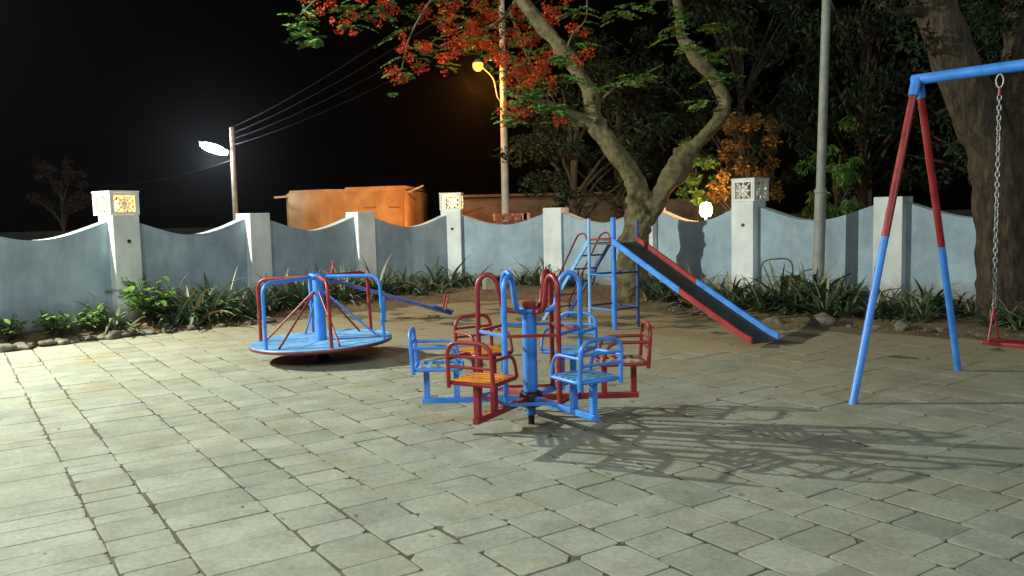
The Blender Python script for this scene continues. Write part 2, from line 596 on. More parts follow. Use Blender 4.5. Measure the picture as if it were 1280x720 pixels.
# ------------------------------------------------------------------ boundary wall
PIL = [Vector(p) for p in ((-8.3, 8.25, 0), (-6.97, 10.17, 0), (-5.64, 12.1, 0), (-4.31, 14.03, 0), (-2.87, 15.97, 0), (-1.21, 17.5, 0),
                           (0.94, 17.0, 0), (2.57, 15.3, 0), (3.89, 13.67, 0), (5.47, 12.0, 0), (7.1, 10.3, 0), (8.7, 8.6, 0))]
WH = 1.645
wall = empty("boundary_wall", (0, 14, 0), "long scalloped blue grey boundary wall with white pillars round the playground", "wall")
def wpart(mb, name, mat):
    o = mb.build(name, mat, wall)
    o.location = (0, -14, 0)
    return o
pil_dir = []
for i, p in enumerate(PIL):
    a = (p - PIL[i - 1]).normalized() if i else (PIL[1] - p).normalized()
    b = (PIL[i + 1] - p).normalized() if i < len(PIL) - 1 else a
    d = (a + b).normalized()
    if i == 5:
        d = (a * 0.25 + b).normalized()
    pil_dir.append(d)
for i in range(len(PIL) - 1):
    a, b = PIL[i], PIL[i + 1]
    d = (b - a).normalized()
    n = Vector((d.y, -d.x, 0))                       # towards the playground
    L = (b - a).length
    NS = 28
    pm, cp = MB(), MB()
    prof = []
    for k in range(NS + 1):
        t = k / NS
        tt = 0.14 + t * (L - 0.28)
        x = tt / L
        z = WH - 0.035 - 0.285 * (0.65 * math.sin(math.pi * x) + 0.35 * (0.5 - 0.5 * math.cos(2 * math.pi * x)))
        z += 0.008 * noise.noise(Vector((a.x + t * 4, i, 0)))
        prof.append((a + d * tt, z))
    T = 0.10
    vv, ff = [], []
    for p, z in prof:
        vv += [p + n * T + Vector((0, 0, -0.05)), p + n * T + Vector((0, 0, z)), p - n * T + Vector((0, 0, z)), p - n * T + Vector((0, 0, -0.05))]
    for k in range(NS):
        o = k * 4
        ff += [(o, o + 4, o + 5, o + 1), (o + 2, o + 6, o + 7, o + 3)]
    pm.add(vv, ff, True)
    wpart(pm, "wall_panel", WALL_GREY)
    vv, ff = [], []
    for p, z in prof:
        vv += [p + n * (T - 0.004) + Vector((0, 0, z + 0.004)), p - n * (T - 0.004) + Vector((0, 0, z + 0.004))]
    for k in range(NS):
        o = k * 2
        ff.append((o, o + 2, o + 3, o + 1))
    cp.add(vv, ff, True)
    wpart(cp, "coping", WALL_WHITE)
for i, p in enumerate(PIL):
    d = pil_dir[i]
    n = Vector((d.y, -d.x, 0))
    rot = Matrix((d, n, Vector((0, 0, 1)))).transposed()
    pm = MB()
    pm.box(p + n * 0.045 + Vector((0, 0, WH / 2 - 0.03)), (0.405, 0.37, WH + 0.06), rot, 0.012)
    wp = wpart(pm, "pillar", WALL_WHITE)
    if i in (2, 5, 8):
        sk = MB()
        ax = p + n * 0.228 + Vector((0, 0, 1.27)) + d * (0.02)
        sk.tube([ax, ax + n * 0.018], 0.026, 14)
        sk.tube([ax + n * 0.015, ax + n * 0.03 + Vector((0, 0, -0.02))], 0.010, 8)
        so_ = sk.build("socket", BLACK, wp)

# lattice lamp boxes on every third pillar
def lattice_box(p, d, size, h, lit, label, bulb_col, bulb_w):
    root = empty("lattice_lamp", (p.x, p.y, WH + 0.002), label, "wall lamp", math.atan2(d.y, d.x), "lattice lamps on the pillars")
    lm = MB()
    hs = size / 2
    th = 0.035
    for q in range(4):
        rot = Matrix.Rotation(q * math.pi / 2, 3, 'Z')
        def B(cx, cz, sx, sz, ang=0.0, dep=th):
            R2 = rot @ Matrix.Rotation(ang, 3, 'Y')
            lm.box(rot @ Vector((cx, -hs + th / 2, cz)), (sx, dep, sz), R2, 0.0)
        fr = 0.04
        B(0, fr / 2, size - 2 * th - 0.002, fr); B(0, h - fr / 2, size - 2 * th - 0.002, fr)
        B(-hs + th + fr / 2 - 0.01, h / 2, fr, h - 2 * fr); B(hs - th - fr / 2 + 0.01, h / 2, fr, h - 2 * fr)
        iw, ih = size - 2 * th - fr, h - 2 * fr
        for k in range(4):
            a = k * math.pi / 4
            L = min(iw, ih) * (1.0 if k % 2 == 0 else 1.28)
            B(0, h / 2, L, 0.020, a, th * (0.8 - 0.06 * k))
        for k in range(8):
            a = (k + 0.5) * math.pi / 4
            r = ih * 0.30
            R2 = rot @ Matrix.Rotation(-a + math.pi / 2, 3, 'Y')
            lm.box(rot @ Vector((math.cos(a) * r, -hs + th / 2, h / 2 + math.sin(a) * r)), (r * 0.80, th * 0.5, 0.016), R2, 0)
        B(0, h / 2, 0.055, 0.055, math.pi / 4, th * 0.86)
        lm.box(rot @ Vector((-hs + th / 2, -hs + th / 2, h / 2)), (th, th, h), rot, 0)
    lm.build("lattice", LATTICE_W, root)
    tp = MB()
    tp.box((0, 0, h + 0.0145), (size + 0.02, size + 0.02, 0.025), None, 0.006)
    tp.build("lid", LATTICE_W, root)
    if lit:
        b = MB()
        b.lathe([(0.0, 0.0), (0.03, 0.02), (0.055, 0.08), (0.05, 0.12), (0.0, 0.16)], 12, (0, 0, 0.05))
        b.build("bulb", emit("warm_bulb", bulb_col, 5), root)
        ld = bpy.data.lights.new("lamp_glow", 'POINT')
        ld.energy = bulb_w
        ld.color = bulb_col
        ld.shadow_soft_size = 0.07
        lo = bpy.data.objects.new("lamp_glow", ld)
        COL.objects.link(lo)
        lo.parent = root
        lo.location = (0, 0, 0.22)
lattice_box(PIL[2], pil_dir[2], 0.44, 0.31, True, "lit orange lattice lamp on the pillar beside the leafy green shrub", (1.0, 0.36, 0.04), 13)
lattice_box(PIL[5], pil_dir[5], 0.44, 0.33, True, "lit pale yellow lattice lamp on the pillar nearest the ochre house", (1.0, 0.50, 0.12), 16)
lattice_box(PIL[8], pil_dir[8], 0.42, 0.34, False, "unlit white lattice lamp with star cut sides beside the tall grey pole", None, 0)

# ------------------------------------------------------------------ flood lamp just outside the frame on the left
def flood_post(pos, foot, label, watts, soft, name, tint):
    fl = empty("lamp_post", (*foot, 0.0), label, "lamp post")
    hx, hy, hz = pos[0] - foot[0], pos[1] - foot[1], pos[2]
    mb = MB(); mb.tube([(0, 0, -0.05), (0, 0, hz + 0.3)], [0.05, 0.035], 12)
    mb.tube(fillet([(0, 0, hz + 0.18), (hx * 0.6, hy * 0.6, hz + 0.30), (hx, hy, hz + 0.17)], 0.1), 0.02, 8)
    mb.build("pole", POLE_M, fl)
    mb = MB(); mb.lathe([(0.03, 0.19), (0.06, 0.17), (0.17, 0.07), (0.175, 0.04), (0.168, 0.04), (0.155, 0.06), (0.05, 0.15)], 20, (hx, hy, hz)); mb.build("lamp_shade", GALV, fl)
    ld = bpy.data.lights.new(name, 'POINT')
    ld.energy = watts; ld.color = tint; ld.shadow_soft_size = soft
    lo = bpy.data.objects.new(name, ld); COL.objects.link(lo); lo.location = pos
flood_post(FLOOD_POS, (-9.5, 8.7), "grey lamp post with a bright flood lamp over the bed on the far left", FLOOD_W, 0.06, "flood_lamp", FLOOD_COL)
flood_post(LAMP2_POS, (-4.1, -0.9), "grey lamp post lighting the open paving from the left, nearest the viewer", LAMP2_W, 0.8, "yard_lamp", LAMP2_COL)

# ------------------------------------------------------------------ seated merry-go-round
car = empty("seat_roundabout", (0.115, 5.85, 0), "six seat roundabout of red and blue bent tube with a blue centre post", "roundabout", R_(1.5))
car.scale = (0.955, 0.955, 0.975)
def P3(phi, r, t, z):
    a = R_(phi)
    return Vector((math.sin(a) * r + math.cos(a) * t, -math.cos(a) * r + math.sin(a) * t, z))
mb = MB()
for k in range(1):
    pr = []
    for q in range(18):
        a = 2 * math.pi * q / 18
        r = 0.16 + 0.05 * noise.noise(Vector((math.cos(a) * 2, math.sin(a) * 2, 3)))
        pr.append(Vector((0.03 + r * 1.15 * math.cos(a), r * 0.95 * math.sin(a), 0)))
    top = [p * 0.72 + Vector((0.01, 0, 0.03 + 0.008 * noise.noise(p * 9))) for p in pr]
    base = [p + Vector((0, 0, -0.01)) for p in pr]
    n = len(pr)
    mb.add(base + top, [(i, (i + 1) % n, n + (i + 1) % n, n + i) for i in range(n)] + [tuple(range(n, 2 * n))], True)
mb.build("footing", CONC, car)
mb = MB(); mb.tube([(0, 0, -0.02), (0, 0, 0.16)], 0.024, 14); mb.lathe([(0.0, .165), (0.075, .165), (0.085, .185), (0.085, .25), (0.07, .275), (0.0, .275)], 20)
mb.build("axle", BLACK, car)
mb = MB(); mb.tube([(0, 0, 0.10), (0, 0, 0.165)], 0.034, 14); mb.build("collar", BLUE, car)
mb = MB(); mb.tube([(0, 0, 0.27), (0, 0, 0.87)], 0.053, 20); mb.lathe([(0.054, 0.845), (0.066, 0.85), (0.066, 0.872), (0.03, 0.878), (0, 0.878)], 20)
mb.build("post", BLUE, car)
mb = MB(); mb.box((0, 0, 0.905), (0.10, 0.10, 0.05), None, 0.01); mb.build("cap", RED, car)
HR = 0.375
SZ = 0.475
for k, phi in enumerate((-30, 30, 90, 150, 210, 270)):
    red = k % 2 == 0
    A, H_ = (RED, BLUE) if red else (BLUE, RED)
    # spoke and the two uprights that carry the seat
    mb = MB(); mb.bar(P3(phi, 0.06, 0, 0.225), P3(phi, 0.80, 0, 0.225), 0.042, 0.042, bev=0.005)
    sp = mb.build("spoke", A, car)
    for r in (0.545, 0.765):
        mb = MB(); mb.bar(P3(phi, r, 0, 0.247), P3(phi, r, 0, SZ - 0.017), 0.042, 0.042, P3(phi + 90, 1, 0, 0), 0.005)
        mb.build("upright", A, sp)
    # seat: rectangular tube frame, slats, back hoop, two arm loops
    mb = MB()
    w = 0.165
    fr = [P3(phi, 0.50, -w, SZ), P3(phi, 0.50, w, SZ), P3(phi, 0.84, w, SZ), P3(phi, 0.84, -w, SZ)]
    mid = [(fr[3] + fr[0]) / 2] + fr + [(fr[3] + fr[0]) / 2]
    mb.tube(fillet(mid, 0.05, 5), 0.0135, 8)
    st = mb.build("seat", A, car)
    mb = MB()
    for q in range(5):
        r = 0.545 + q * 0.064
        mb.bar(P3(phi, r, -w + 0.006, SZ + 0.012), P3(phi, r, w - 0.006, SZ + 0.012), 0.030, 0.008, bev=0.002)
    mb.build("slats", (SLAT_GLEAM if phi in (-30, 210) else PALEWOOD) if red else SLATEBLUE, st)
    mb = MB()
    bk = [P3(phi, 0.845, -w - 0.004, SZ - 0.03), P3(phi, 0.865, -w, 0.745), P3(phi, 0.865, w, 0.745), P3(phi, 0.845, w + 0.004, SZ - 0.03)]
    mb.tube(fillet(bk, 0.10, 8), 0.0145, 9)
    for z in (0.585, 0.655):
        rr2 = 0.852 + (z - SZ) * 0.04
        mb.tube([P3(phi, rr2, -w, z), P3(phi, rr2, w, z)], 0.0105, 8)
    mb.build("backrest", A, st)
    for sgn in (-1, 1):
        mb = MB()
        ar = [P3(phi, 0.856, sgn * w, 0.632), P3(phi, 0.56, sgn * w, 0.632), P3(phi, 0.515, sgn * w, SZ + 0.005)]
        mb.tube(fillet(ar, 0.10, 7), 0.012, 8)
        mb.build("armrest", A, st)
    # gooseneck hoop from the ring over to the top of the post
    mb = MB()
    hp = [P3(phi, HR, 0, 0.235), P3(phi, HR, 0, 1.02)]
    for q in range(1, 10):
        a = math.pi * q / 10
        hp.append(P3(phi, HR - 0.075 + 0.075 * math.cos(a), 0, 1.02 + 0.105 * math.sin(a)))
    hp += [P3(phi, HR - 0.152, 0, 1.00), P3(phi, 0.205, 0, 0.93)]
    for q in range(1, 7):
        a = math.pi / 2 * q / 6
        hp.append(P3(phi, 0.205 - 0.09 * (1 - math.cos(a)), 0, 0.93 - 0.07 * math.sin(a)))
    hp.append(P3(phi, 0.055, 0, 0.855))
    mb.tube(hp, 0.0185, 10)
    mb.build("hoop", H_, car)
    # bars between neighbouring hoops
    for z, mt in ((0.72, RED if red else BLUE), (0.245, BLUE if red else RED)):
        mb = MB(); mb.bar(P3(phi, HR - 0.004, 0, z), P3(phi + 60, HR - 0.004, 0, z), 0.016, 0.022, bev=0.003)
        mb.build("brace", mt, car)

# ------------------------------------------------------------------ platform merry-go-round
disc = empty("platform_roundabout", (-2.07, 9.03, 0), "round pale blue platform roundabout with red and blue hand rails and red rim", "roundabout")
disc.scale = (0.99, 0.99, 1.03)
disc.rotation_euler = (R_(0.4), R_(-1.4), R_(0))
RD = 0.76
mb = MB()
mb.lathe([(0.0, 0.205), (RD - 0.02, 0.205), (RD - 0.006, 0.211), (RD, 0.211), (RD, 0.203)], 64)
for q in range(6):
    a = R_(q * 60 + 20)
    mb.bar((0.06 * math.cos(a), 0.06 * math.sin(a), 0.2055), ((RD - 0.03) * math.cos(a), (RD - 0.03) * math.sin(a), 0.2055), 0.012, 0.006, bev=0.001)
mb.build("platform", BLUE_PALE, disc)
mb = MB(); mb.lathe([(RD - 0.002, 0.203), (RD + 0.003, 0.20), (RD + 0.003, 0.175), (RD - 0.03, 0.165), (0.20, 0.10), (0.0, 0.10)], 64); mb.build("rim", RED_DK, disc)
mb = MB(); mb.lathe([(0.10, -0.04), (0.10, 0.03), (0.06, 0.04), (0.06, 0.105), (0, 0.105)], 20); mb.build("pedestal", BLACK, disc)
mb = MB(); mb.tube([(0, 0, 0.207), (0, 0, 0.885)], 0.058, 22); mb.lathe([(0.058, 0.86), (0.088, 0.865), (0.088, 0.90), (0.0, 0.905)], 22); mb.build("post", BLUE, disc)
for k, ang in enumerate((-129.4, -69.4, -9.4, 50.6, 110.6, 170.6)):
    a = R_(ang); c_, s_ = math.cos(a), math.sin(a)
    mt = BLUE if k % 2 == 0 else RED
    mb = MB()
    mb.tube(fillet([(0.05 * c_, 0.05 * s_, 0.875), (0.70 * c_, 0.70 * s_, 0.862), (0.71 * c_, 0.71 * s_, 0.208)], 0.12, 8), 0.0195, 10)
    mb.build("handrail", mt, disc)
    a2 = R_(ang + 9)
    mb = MB()
    mb.tube([(0.055 * c_, 0.055 * s_, 0.72), (0.63 * math.cos(a2), 0.63 * math.sin(a2), 0.208)], 0.0115, 8)
    mb.build("strut", mt if k % 3 else RED_DK, disc)

# ------------------------------------------------------------------ slide
A_, C_ = Vector((1.32, 10.80, 0)), Vector((1.66, 11.05, 0))
bk_ = Vector((-0.585, 0.811, 0)) * 0.48
B_, D_ = A_ + bk_, C_ + bk_
PZ = 1.13
sl = empty("slide", (1.35, 11.1, 0), "playground slide with a dark metal chute and blue ladder and posts", "slide")
off = Vector((1.35, 11.1, 0))
def sp_(mb, name, mat, parent=sl):
    mb.v = [tuple(Vector(v) - off) for v in mb.v]
    return mb.build(name, mat, parent)
Z = lambda p, z: Vector((p.x, p.y, z))
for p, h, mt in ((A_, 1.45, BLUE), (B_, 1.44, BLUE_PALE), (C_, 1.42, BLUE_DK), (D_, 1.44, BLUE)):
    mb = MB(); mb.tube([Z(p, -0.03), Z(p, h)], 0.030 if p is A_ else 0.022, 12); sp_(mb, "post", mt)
mb = MB()
ctr = (A_ + B_ + C_ + D_) / 4
ex = (C_ - A_).normalized()
ey = bk_.normalized()
mb.box(Z(ctr, PZ - 0.02), ((C_ - A_).length - 0.05, 0.46, 0.025), Matrix((ex, ey, Vector((0, 0, 1)))).transposed(), 0.004)
sp_(mb, "deck", STEEL)
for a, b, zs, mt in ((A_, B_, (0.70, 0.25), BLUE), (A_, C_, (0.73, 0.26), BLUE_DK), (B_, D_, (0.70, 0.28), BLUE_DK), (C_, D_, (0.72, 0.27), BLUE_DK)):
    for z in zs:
        mb = MB(); mb.tube([Z(a, z), Z(b, z)], 0.013, 8); sp_(mb, "brace", mt)
mb = MB(); mb.tube([Z(B_, PZ + 0.03), Z(D_, PZ + 0.03)], 0.012, 8); mb.tube([Z(A_, PZ + 0.035), Z(B_, PZ + 0.035)], 0.012, 8); sp_(mb, "guard_bar", RED)
# ladder
run = Vector((-0.585, 0.811, 0)) * 1.03
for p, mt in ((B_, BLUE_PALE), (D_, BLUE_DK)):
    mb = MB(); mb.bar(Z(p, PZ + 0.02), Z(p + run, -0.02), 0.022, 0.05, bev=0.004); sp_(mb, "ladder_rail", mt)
    mb = MB()
    q = fillet([Z(p, PZ + 0.02) + run * 0.03, Z(p, PZ + 0.12) + run * 0.08, Z(p, PZ + 0.10) + run * 0.22, Z(p + run * 0.92, 0.24), Z(p + run * 0.90, 0.10)], 0.09, 6)
    mb.tube(q, 0.0125, 8); sp_(mb, "ladder_handrail", RED_DK)
for k in range(1, 6):
    t = k / 6
    a = Z(B_, PZ).lerp(Z(B_ + run, 0), t); b = Z(D_, PZ).lerp(Z(D_ + run, 0), t)
    mb = MB(); mb.tube([a, b], 0.011, 8); sp_(mb, "rung", BLUE_DK)
# chute: trough section swept from the deck to the ground
top_l, top_r = Vector((1.31, 10.77, PZ)), Vector((1.65, 11.02, PZ))
bot_l, bot_r = Vector((2.62, 9.08, 0.035)), Vector((2.965, 9.33, 0.035))
run_l = [top_l, top_l.lerp(bot_l, 0.96) + Vector((0, 0, -0.012)), bot_l + Vector((0.04, -0.05, 0.0))]
mb = MB()
vv, ff = [], []
NT = 24
def sect(t):
    l, r = top_l.lerp(bot_l, t), top_r.lerp(bot_r, t)
    sag = -0.012 * math.sin(math.pi * t)
    if t > 0.94:
        sag += 0.02 * (t - 0.94) / 0.06
    out = []
    for f, dz in ((0.0, 0.0), (0.03, 0.0), (0.16, -0.004), (0.5, -0.008), (0.84, -0.004), (0.97, 0.0), (1.0, 0.0)):
        p = l.lerp(r, f); out.append(p + Vector((0, 0, dz + sag)))
    return out
for i in range(NT + 1):
    sct = sect(i / NT)
    vv += sct + [p - Vector((0, 0, 0.008)) for p in sct]
for i in range(NT):
    o = i * 14
    for q in range(6):
        ff.append((o + q, o + 14 + q, o + 15 + q, o + q + 1))
        ff.append((o + 7 + q, o + 8 + q, o + 22 + q, o + 21 + q))
mb.add(vv, ff, True)
sp_(mb, "chute", STEEL)
for side, cols in ((0, (BLUE, RED)), (6, (RED, BLUE))):
    br_ = 0.52 if side == 0 else 0.46
    for seg_, (t0, t1), mt in ((0, (0.0, br_), cols[0]), (1, (br_, 1.0), cols[1])):
        mb = MB()
        pts = [sect(t0 + (t1 - t0) * q / 10)[side] for q in range(11)]
        for a, b in zip(pts, pts[1:]):
            pass
        vv, ff = [], []
        ow = (ex if side else -ex)
        for p in pts:
            for dx, dz in ((0.0, 0.058), (0.006, 0.066), (0.028, 0.066), (0.034, 0.058), (0.034, -0.012), (0.0, -0.012)):
                vv.append(p + ow * dx + Vector((0, 0, dz)))
        n = 6
        for i in range(10):
            for q in range(n):
                ff.append((i * n + q, i * n + (q + 1) % n, (i + 1) * n + (q + 1) % n, (i + 1) * n + q))
        ff += [tuple(range(n)), tuple(reversed(range(10 * n, 11 * n)))]
        mb.add(vv, ff, False)
        sp_(mb, "side_rail", mt)

# ------------------------------------------------------------------ swing frame and swing
AP = Vector((3.345, 6.96, 2.53))
bdir = Vector((0.640, -0.768, 0)).normalized()
F1, F2 = Vector((2.59, 6.35, 0)), Vector((4.06, 7.57, 0))
sf = empty("swing_stand", (AP.x, AP.y, 0), "tall red and blue swing frame of slanting tube legs under a blue beam", "swing frame")
def sw(mb, name, mat, parent=sf, o0=Vector((AP.x, AP.y, 0))):
    mb.v = [tuple(Vector(v) - o0) for v in mb.v]
    return mb.build(name, mat, parent)
BL = 3.3
mb = MB(); mb.tube([AP - bdir * 0.04, AP + bdir * (BL + 0.04)], 0.044, 16); sw(mb, "beam", BLUE)
for base in (Vector((0, 0, 0)), bdir * BL):
    for F_, fr_ in ((F1, 0.50), (F2, 0.545)):
        ft = F_ + base
        tp = AP + base + (F_ - Vector((AP.x, AP.y, 0))).normalized() * 0.02
        mid = tp.lerp(ft, fr_)
        jn = tp.lerp(ft, 0.055)
        mb = MB(); mb.tube([tp, jn], [0.041, 0.039], 14); sw(mb, "leg_socket", BLUE)
        mb = MB(); mb.tube([mid, ft - Vector((0, 0, 0.03))], 0.0295, 14); lg = sw(mb, "leg", BLUE)
        mb = MB(); mb.tube([jn, mid], 0.0300, 14); sw(mb, "painted_band", RED, lg)
swg = empty("swing", (*(AP + bdir * 0.62).xy, 0.42), "red plank swing hanging on twisted steel chain from the blue beam", "swing")
so0 = Vector((*(AP + bdir * 0.62).xy, 0.42))
T0 = 0.62
for t in (T0, T0 + 0.46):
    q = AP + bdir * t
    mb = MB()
    ring = [q + Vector((0, 0, -0.050)) + bdir * (0.026 * math.sin(a)) + Vector((0, 0, -0.045 + 0.05 * math.cos(a))) for a in [2 * math.pi * k / 16 for k in range(16)]]
    mb.tube(ring, 0.006, 6, closed=True); sw(mb, "shackle", GALV, swg, so0)
    mb = MB(); mb.tube([q + Vector((0, 0, -0.150)), q + Vector((0, 0, -0.205))], 0.012, 8); sw(mb, "sleeve", RED, swg, so0)
    mb = MB()
    z0, z1, nl = AP.z - 0.2, 0.70, 42
    pitch = (z0 - z1) / nl
    perp = Vector((-bdir.y, bdir.x, 0))
    for k in range(nl):
        ang = R_(25) + k * R_(84)
        d = bdir * math.cos(ang) + perp * math.sin(ang)
        zc = z0 - (k + 0.5) * pitch
        lk = []
        for e in range(12):
            a = 2 * math.pi * e / 12
            lk.append(Vector((q.x, q.y, zc)) + d * (0.0135 * math.sin(a)) + Vector((0, 0, (pitch * 0.68) * math.cos(a))))
        mb.tube(lk, 0.0045, 5, closed=True)
    sw(mb, "chain", GALV, swg, so0)
    mb = MB()
    for sg in (-1, 1):
        mb.tube([Vector((q.x, q.y, 0.71)), Vector((q.x, q.y, 0.48)) + perp * (0.085 * sg), Vector((q.x, q.y, 0.435)) + perp * (0.09 * sg)], 0.009, 7)
    sw(mb, "hanger", RED, swg, so0)
mb = MB()
cc = AP + bdir * (T0 + 0.23); cc.z = 0.435
mb.box(cc, (0.56, 0.22, 0.03), Matrix((bdir, Vector((-bdir.y, bdir.x, 0)), Vector((0, 0, 1)))).transposed(), 0.008)
sw(mb, "seat", RED, swg, so0)

# ------------------------------------------------------------------ seesaw
ss = empty("seesaw", (-1.9, 12.25, 0), "dark blue plank seesaw tipped to the right on two short posts with red handles", "seesaw")
d = Vector((0.968, 0.25, 0)); pz = Vector((-d.y, d.x, 0))
tilt = -0.33
def ssp(x, y, z):
    return d * x + pz * y + Vector((0, 0, z + 0.405 + x * tilt))
xd = (d + Vector((0, 0, tilt))).normalized()
mb = MB(); mb.bar(ssp(-0.98, 0, 0), ssp(1.02, 0, 0), 0.075, 0.055, bev=0.006); mb.build("plank", BLUE_DK, ss)
for x0, x1 in ((-0.98, -0.70), (0.74, 1.04)):
    mb = MB(); mb.bar(ssp(x0, 0, 0.045), ssp(x1, 0, 0.045), 0.20, 0.03, bev=0.006); mb.build("seat", BLUE_DK, ss)
for x in (-0.74, 0.90):
    mb = MB()
    mb.tube(fillet([ssp(x, -0.10, 0.02), ssp(x + 0.06, -0.10, 0.26), ssp(x + 0.06, 0.10, 0.26), ssp(x, 0.10, 0.02)], 0.09, 7), 0.0145, 8)
    mb.build("handle", RED, ss)
for y in (-0.07, 0.07):
    mb = MB(); mb.tube([pz * y + Vector((0, 0, -0.03)), pz * y + Vector((0, 0, 0.36))], 0.033, 12); mb.build("post", BLUE, ss)
mb = MB(); mb.tube([pz * -0.12 + Vector((0, 0, 0.355)), pz * 0.12 + Vector((0, 0, 0.355))], 0.024, 10); mb.build("pivot", BLUE, ss)

# ------------------------------------------------------------------ poles, lamps and wires
gp = empty("pole", (4.45, 12.2, 0.0), "tall grey steel pole standing in the bed in front of the wall on the right", "pole")
gpos = Vector((4.45, 12.2, 0))
mb = MB()
mb.tube([(0, 0, -0.05), (0.035, 0, 1.45), (0.04, 0, 1.75)], [0.085, 0.080, 0.078], 18)
mb.tube([(0.04, 0, 1.75), (0.10, 0, 4.4), (0.14, 0, 6.6)], [0.066, 0.060, 0.052], 18)
mb.build("shaft", POLE_M, gp)
mb = MB(); mb.lathe([(0.080, 1.72), (0.088, 1.725), (0.088, 1.765), (0.066, 1.80)], 18, (0.04, 0, 0)); mb.build("collar", POLE_M, gp)

spole = empty("street_lamp", (-0.11, 20.0, 0), "street lamp with a glowing orange sodium head on a slim pale pole", "street lamp")
mb = MB(); mb.tube([(0.0, 0, -0.05), (0.0, 0, 1.7), (0.03, 0, 7.6)], [0.10, 0.09, 0.062], 14); mb.build("pole", POLE_C, spole)
mb = MB(); mb.tube(fillet([(0.0, 0, 4.15), (-0.12, -0.02, 4.25), (-0.20, -0.05, 4.72), (-0.46, -0.08, 4.97)], 0.12), 0.016, 8); mb.build("bracket", POLE_DULL, spole)
mb = MB()
hd = Vector((-0.56, -0.09, 5.0))
mb.lathe([(0.02, 0.16), (0.05, 0.15), (0.10, 0.085), (0.12, 0.075), (0.0, 0.075)], 18, hd); mb.build("lamp_head", POLE_M, spole)
mb = MB(); mb.lathe([(0.0, -0.13), (0.06, -0.12), (0.11, -0.07), (0.13, 0.0), (0.12, 0.06), (0.0, 0.07)], 20, hd); mb.build("lamp_glass", SODIUM_GLASS, spole)
ld = bpy.data.lights.new("sodium_lamp", 'SPOT'); ld.energy = SODIUM_W; ld.color = SODIUM_COL; ld.shadow_soft_size = 0.12
ld.spot_size = R_(92); ld.spot_blend = 0.6
lo = bpy.data.objects.new("sodium_lamp", ld); COL.objects.link(lo); lo.location = SODIUM_POS
lo.location.z -= 0.30
ld2 = bpy.data.lights.new("sodium_spill", 'POINT'); ld2.energy = 240; ld2.color = SODIUM_COL; ld2.shadow_soft_size = 0.12
lo2 = bpy.data.objects.new("sodium_spill", ld2); COL.objects.link(lo2); lo2.location = (SODIUM_POS[0], SODIUM_POS[1] - 0.05, SODIUM_POS[2] - 0.42)
lo.rotation_euler = Vector((-5.2, 6.6, -3.4)).to_track_quat('-Z', 'Y').to_euler()

wl = empty("street_lamp", (-9.12, 28.0, 0), "street lamp with a bright white tube on a wire carrying pole far left", "street lamp")
mb = MB(); mb.tube([(0, 0, -0.05), (0.02, 0, 4.62)], [0.095, 0.075], 14); mb.build("pole", POLE_DULL, wl)
mb = MB(); mb.bar((-0.07, -0.1, 3.86), (-1.0, -0.18, 4.16), 0.24, 0.05, bev=0.01); mb.build("reflector", GALV, wl)
mb = MB(); ta, tb = Vector((-0.10, -0.13, 3.77)), Vector((-0.98, -0.20, 4.09))
mb.tube([ta.lerp(tb, 0.5 - 0.5 * math.cos(math.pi * q / 14)) for q in range(15)], [0.012 + 0.13 * math.sin(math.pi * q / 14) for q in range(15)], 14); mb.build("lamp_tube", TUBE_GLASS, wl)
ld = bpy.data.lights.new("tube_lamp", 'POINT'); ld.energy = 420; ld.color = (0.86, 0.94, 1.0); ld.shadow_soft_size = 0.3
lo = bpy.data.objects.new("tube_lamp", ld); COL.objects.link(lo); lo.location = (-9.65, 27.7, 3.75)
for k, z in enumerate((3.95, 4.14, 4.33, 4.52)):
    mb = MB(); mb.tube([(0.02, -0.02, z), (0.02, -0.16, z), (0.02, -0.16, z + 0.06)], 0.018, 6); mb.build("insulator", POLE_C, wl)
WIRE = rough_mat("weathered_wire", (0.02, 0.019, 0.017), (0.045, 0.04, 0.036), 8, 0.5, 0.1, 0.002)
ends = ["topmost", "second from the top", "third from the top", "lowest"]
for k, z in enumerate((4.58, 4.39, 4.20, 4.01)):
    a, b = Vector((-9.10, 27.84, z)), Vector((1.7 + 0.12 * k, 11.6, 6.2 - 0.32 * k))
    mb = MB()
    pts = []
    for q in range(25):
        t = q / 24
        p = a.lerp(b, t); p.z -= 0.9 * 4 * t * (1 - t) * 0.35
        pts.append(p)
    mb.tube(pts, 0.0022, 5)
    tag(mb.build("power_line", WIRE), f"thin overhead wire between white lamp pole and flame tree, {ends[k]} of four", "wire", "overhead wires")
mb = MB(); mb.tube([Vector((-9.12, 27.9, 3.55)).lerp(Vector((-19, 34, 3.4)), q / 12) - Vector((0, 0, 0.5 * 4 * (q / 12) * (1 - q / 12))) for q in range(13)], 0.008, 5)
tag(mb.build("power_line", WIRE), "thin wire running left from the white lamp pole into the dark", "wire", "overhead wires")

# small white lamp behind the wall by the orange bush
bl_ = empty("garden_lamp", (3.62, 15.6, 0), "small glaring white garden lamp just behind the wall dip beside the tree", "lamp")
mb = MB(); mb.tube([(0, 0, -0.05), (0, 0, 1.40)], 0.03, 10); mb.build("post", POLE_M, bl_)
mb = MB(); mb.lathe([(0.0, 1.40), (0.08, 1.41), (0.115, 1.48), (0.115, 1.57), (0.08, 1.65), (0.0, 1.67)], 16); mb.build("globe", emit("white_globe_glass", (1.0, 0.86, 0.66), 25), bl_)
ld = bpy.data.lights.new("garden_glow", 'POINT'); ld.energy = 95; ld.color = (1.0, 0.45, 0.12); ld.shadow_soft_size = 0.12
lo = bpy.data.objects.new("garden_glow", ld); COL.objects.link(lo); lo.location = (3.62, 15.6, 1.82)

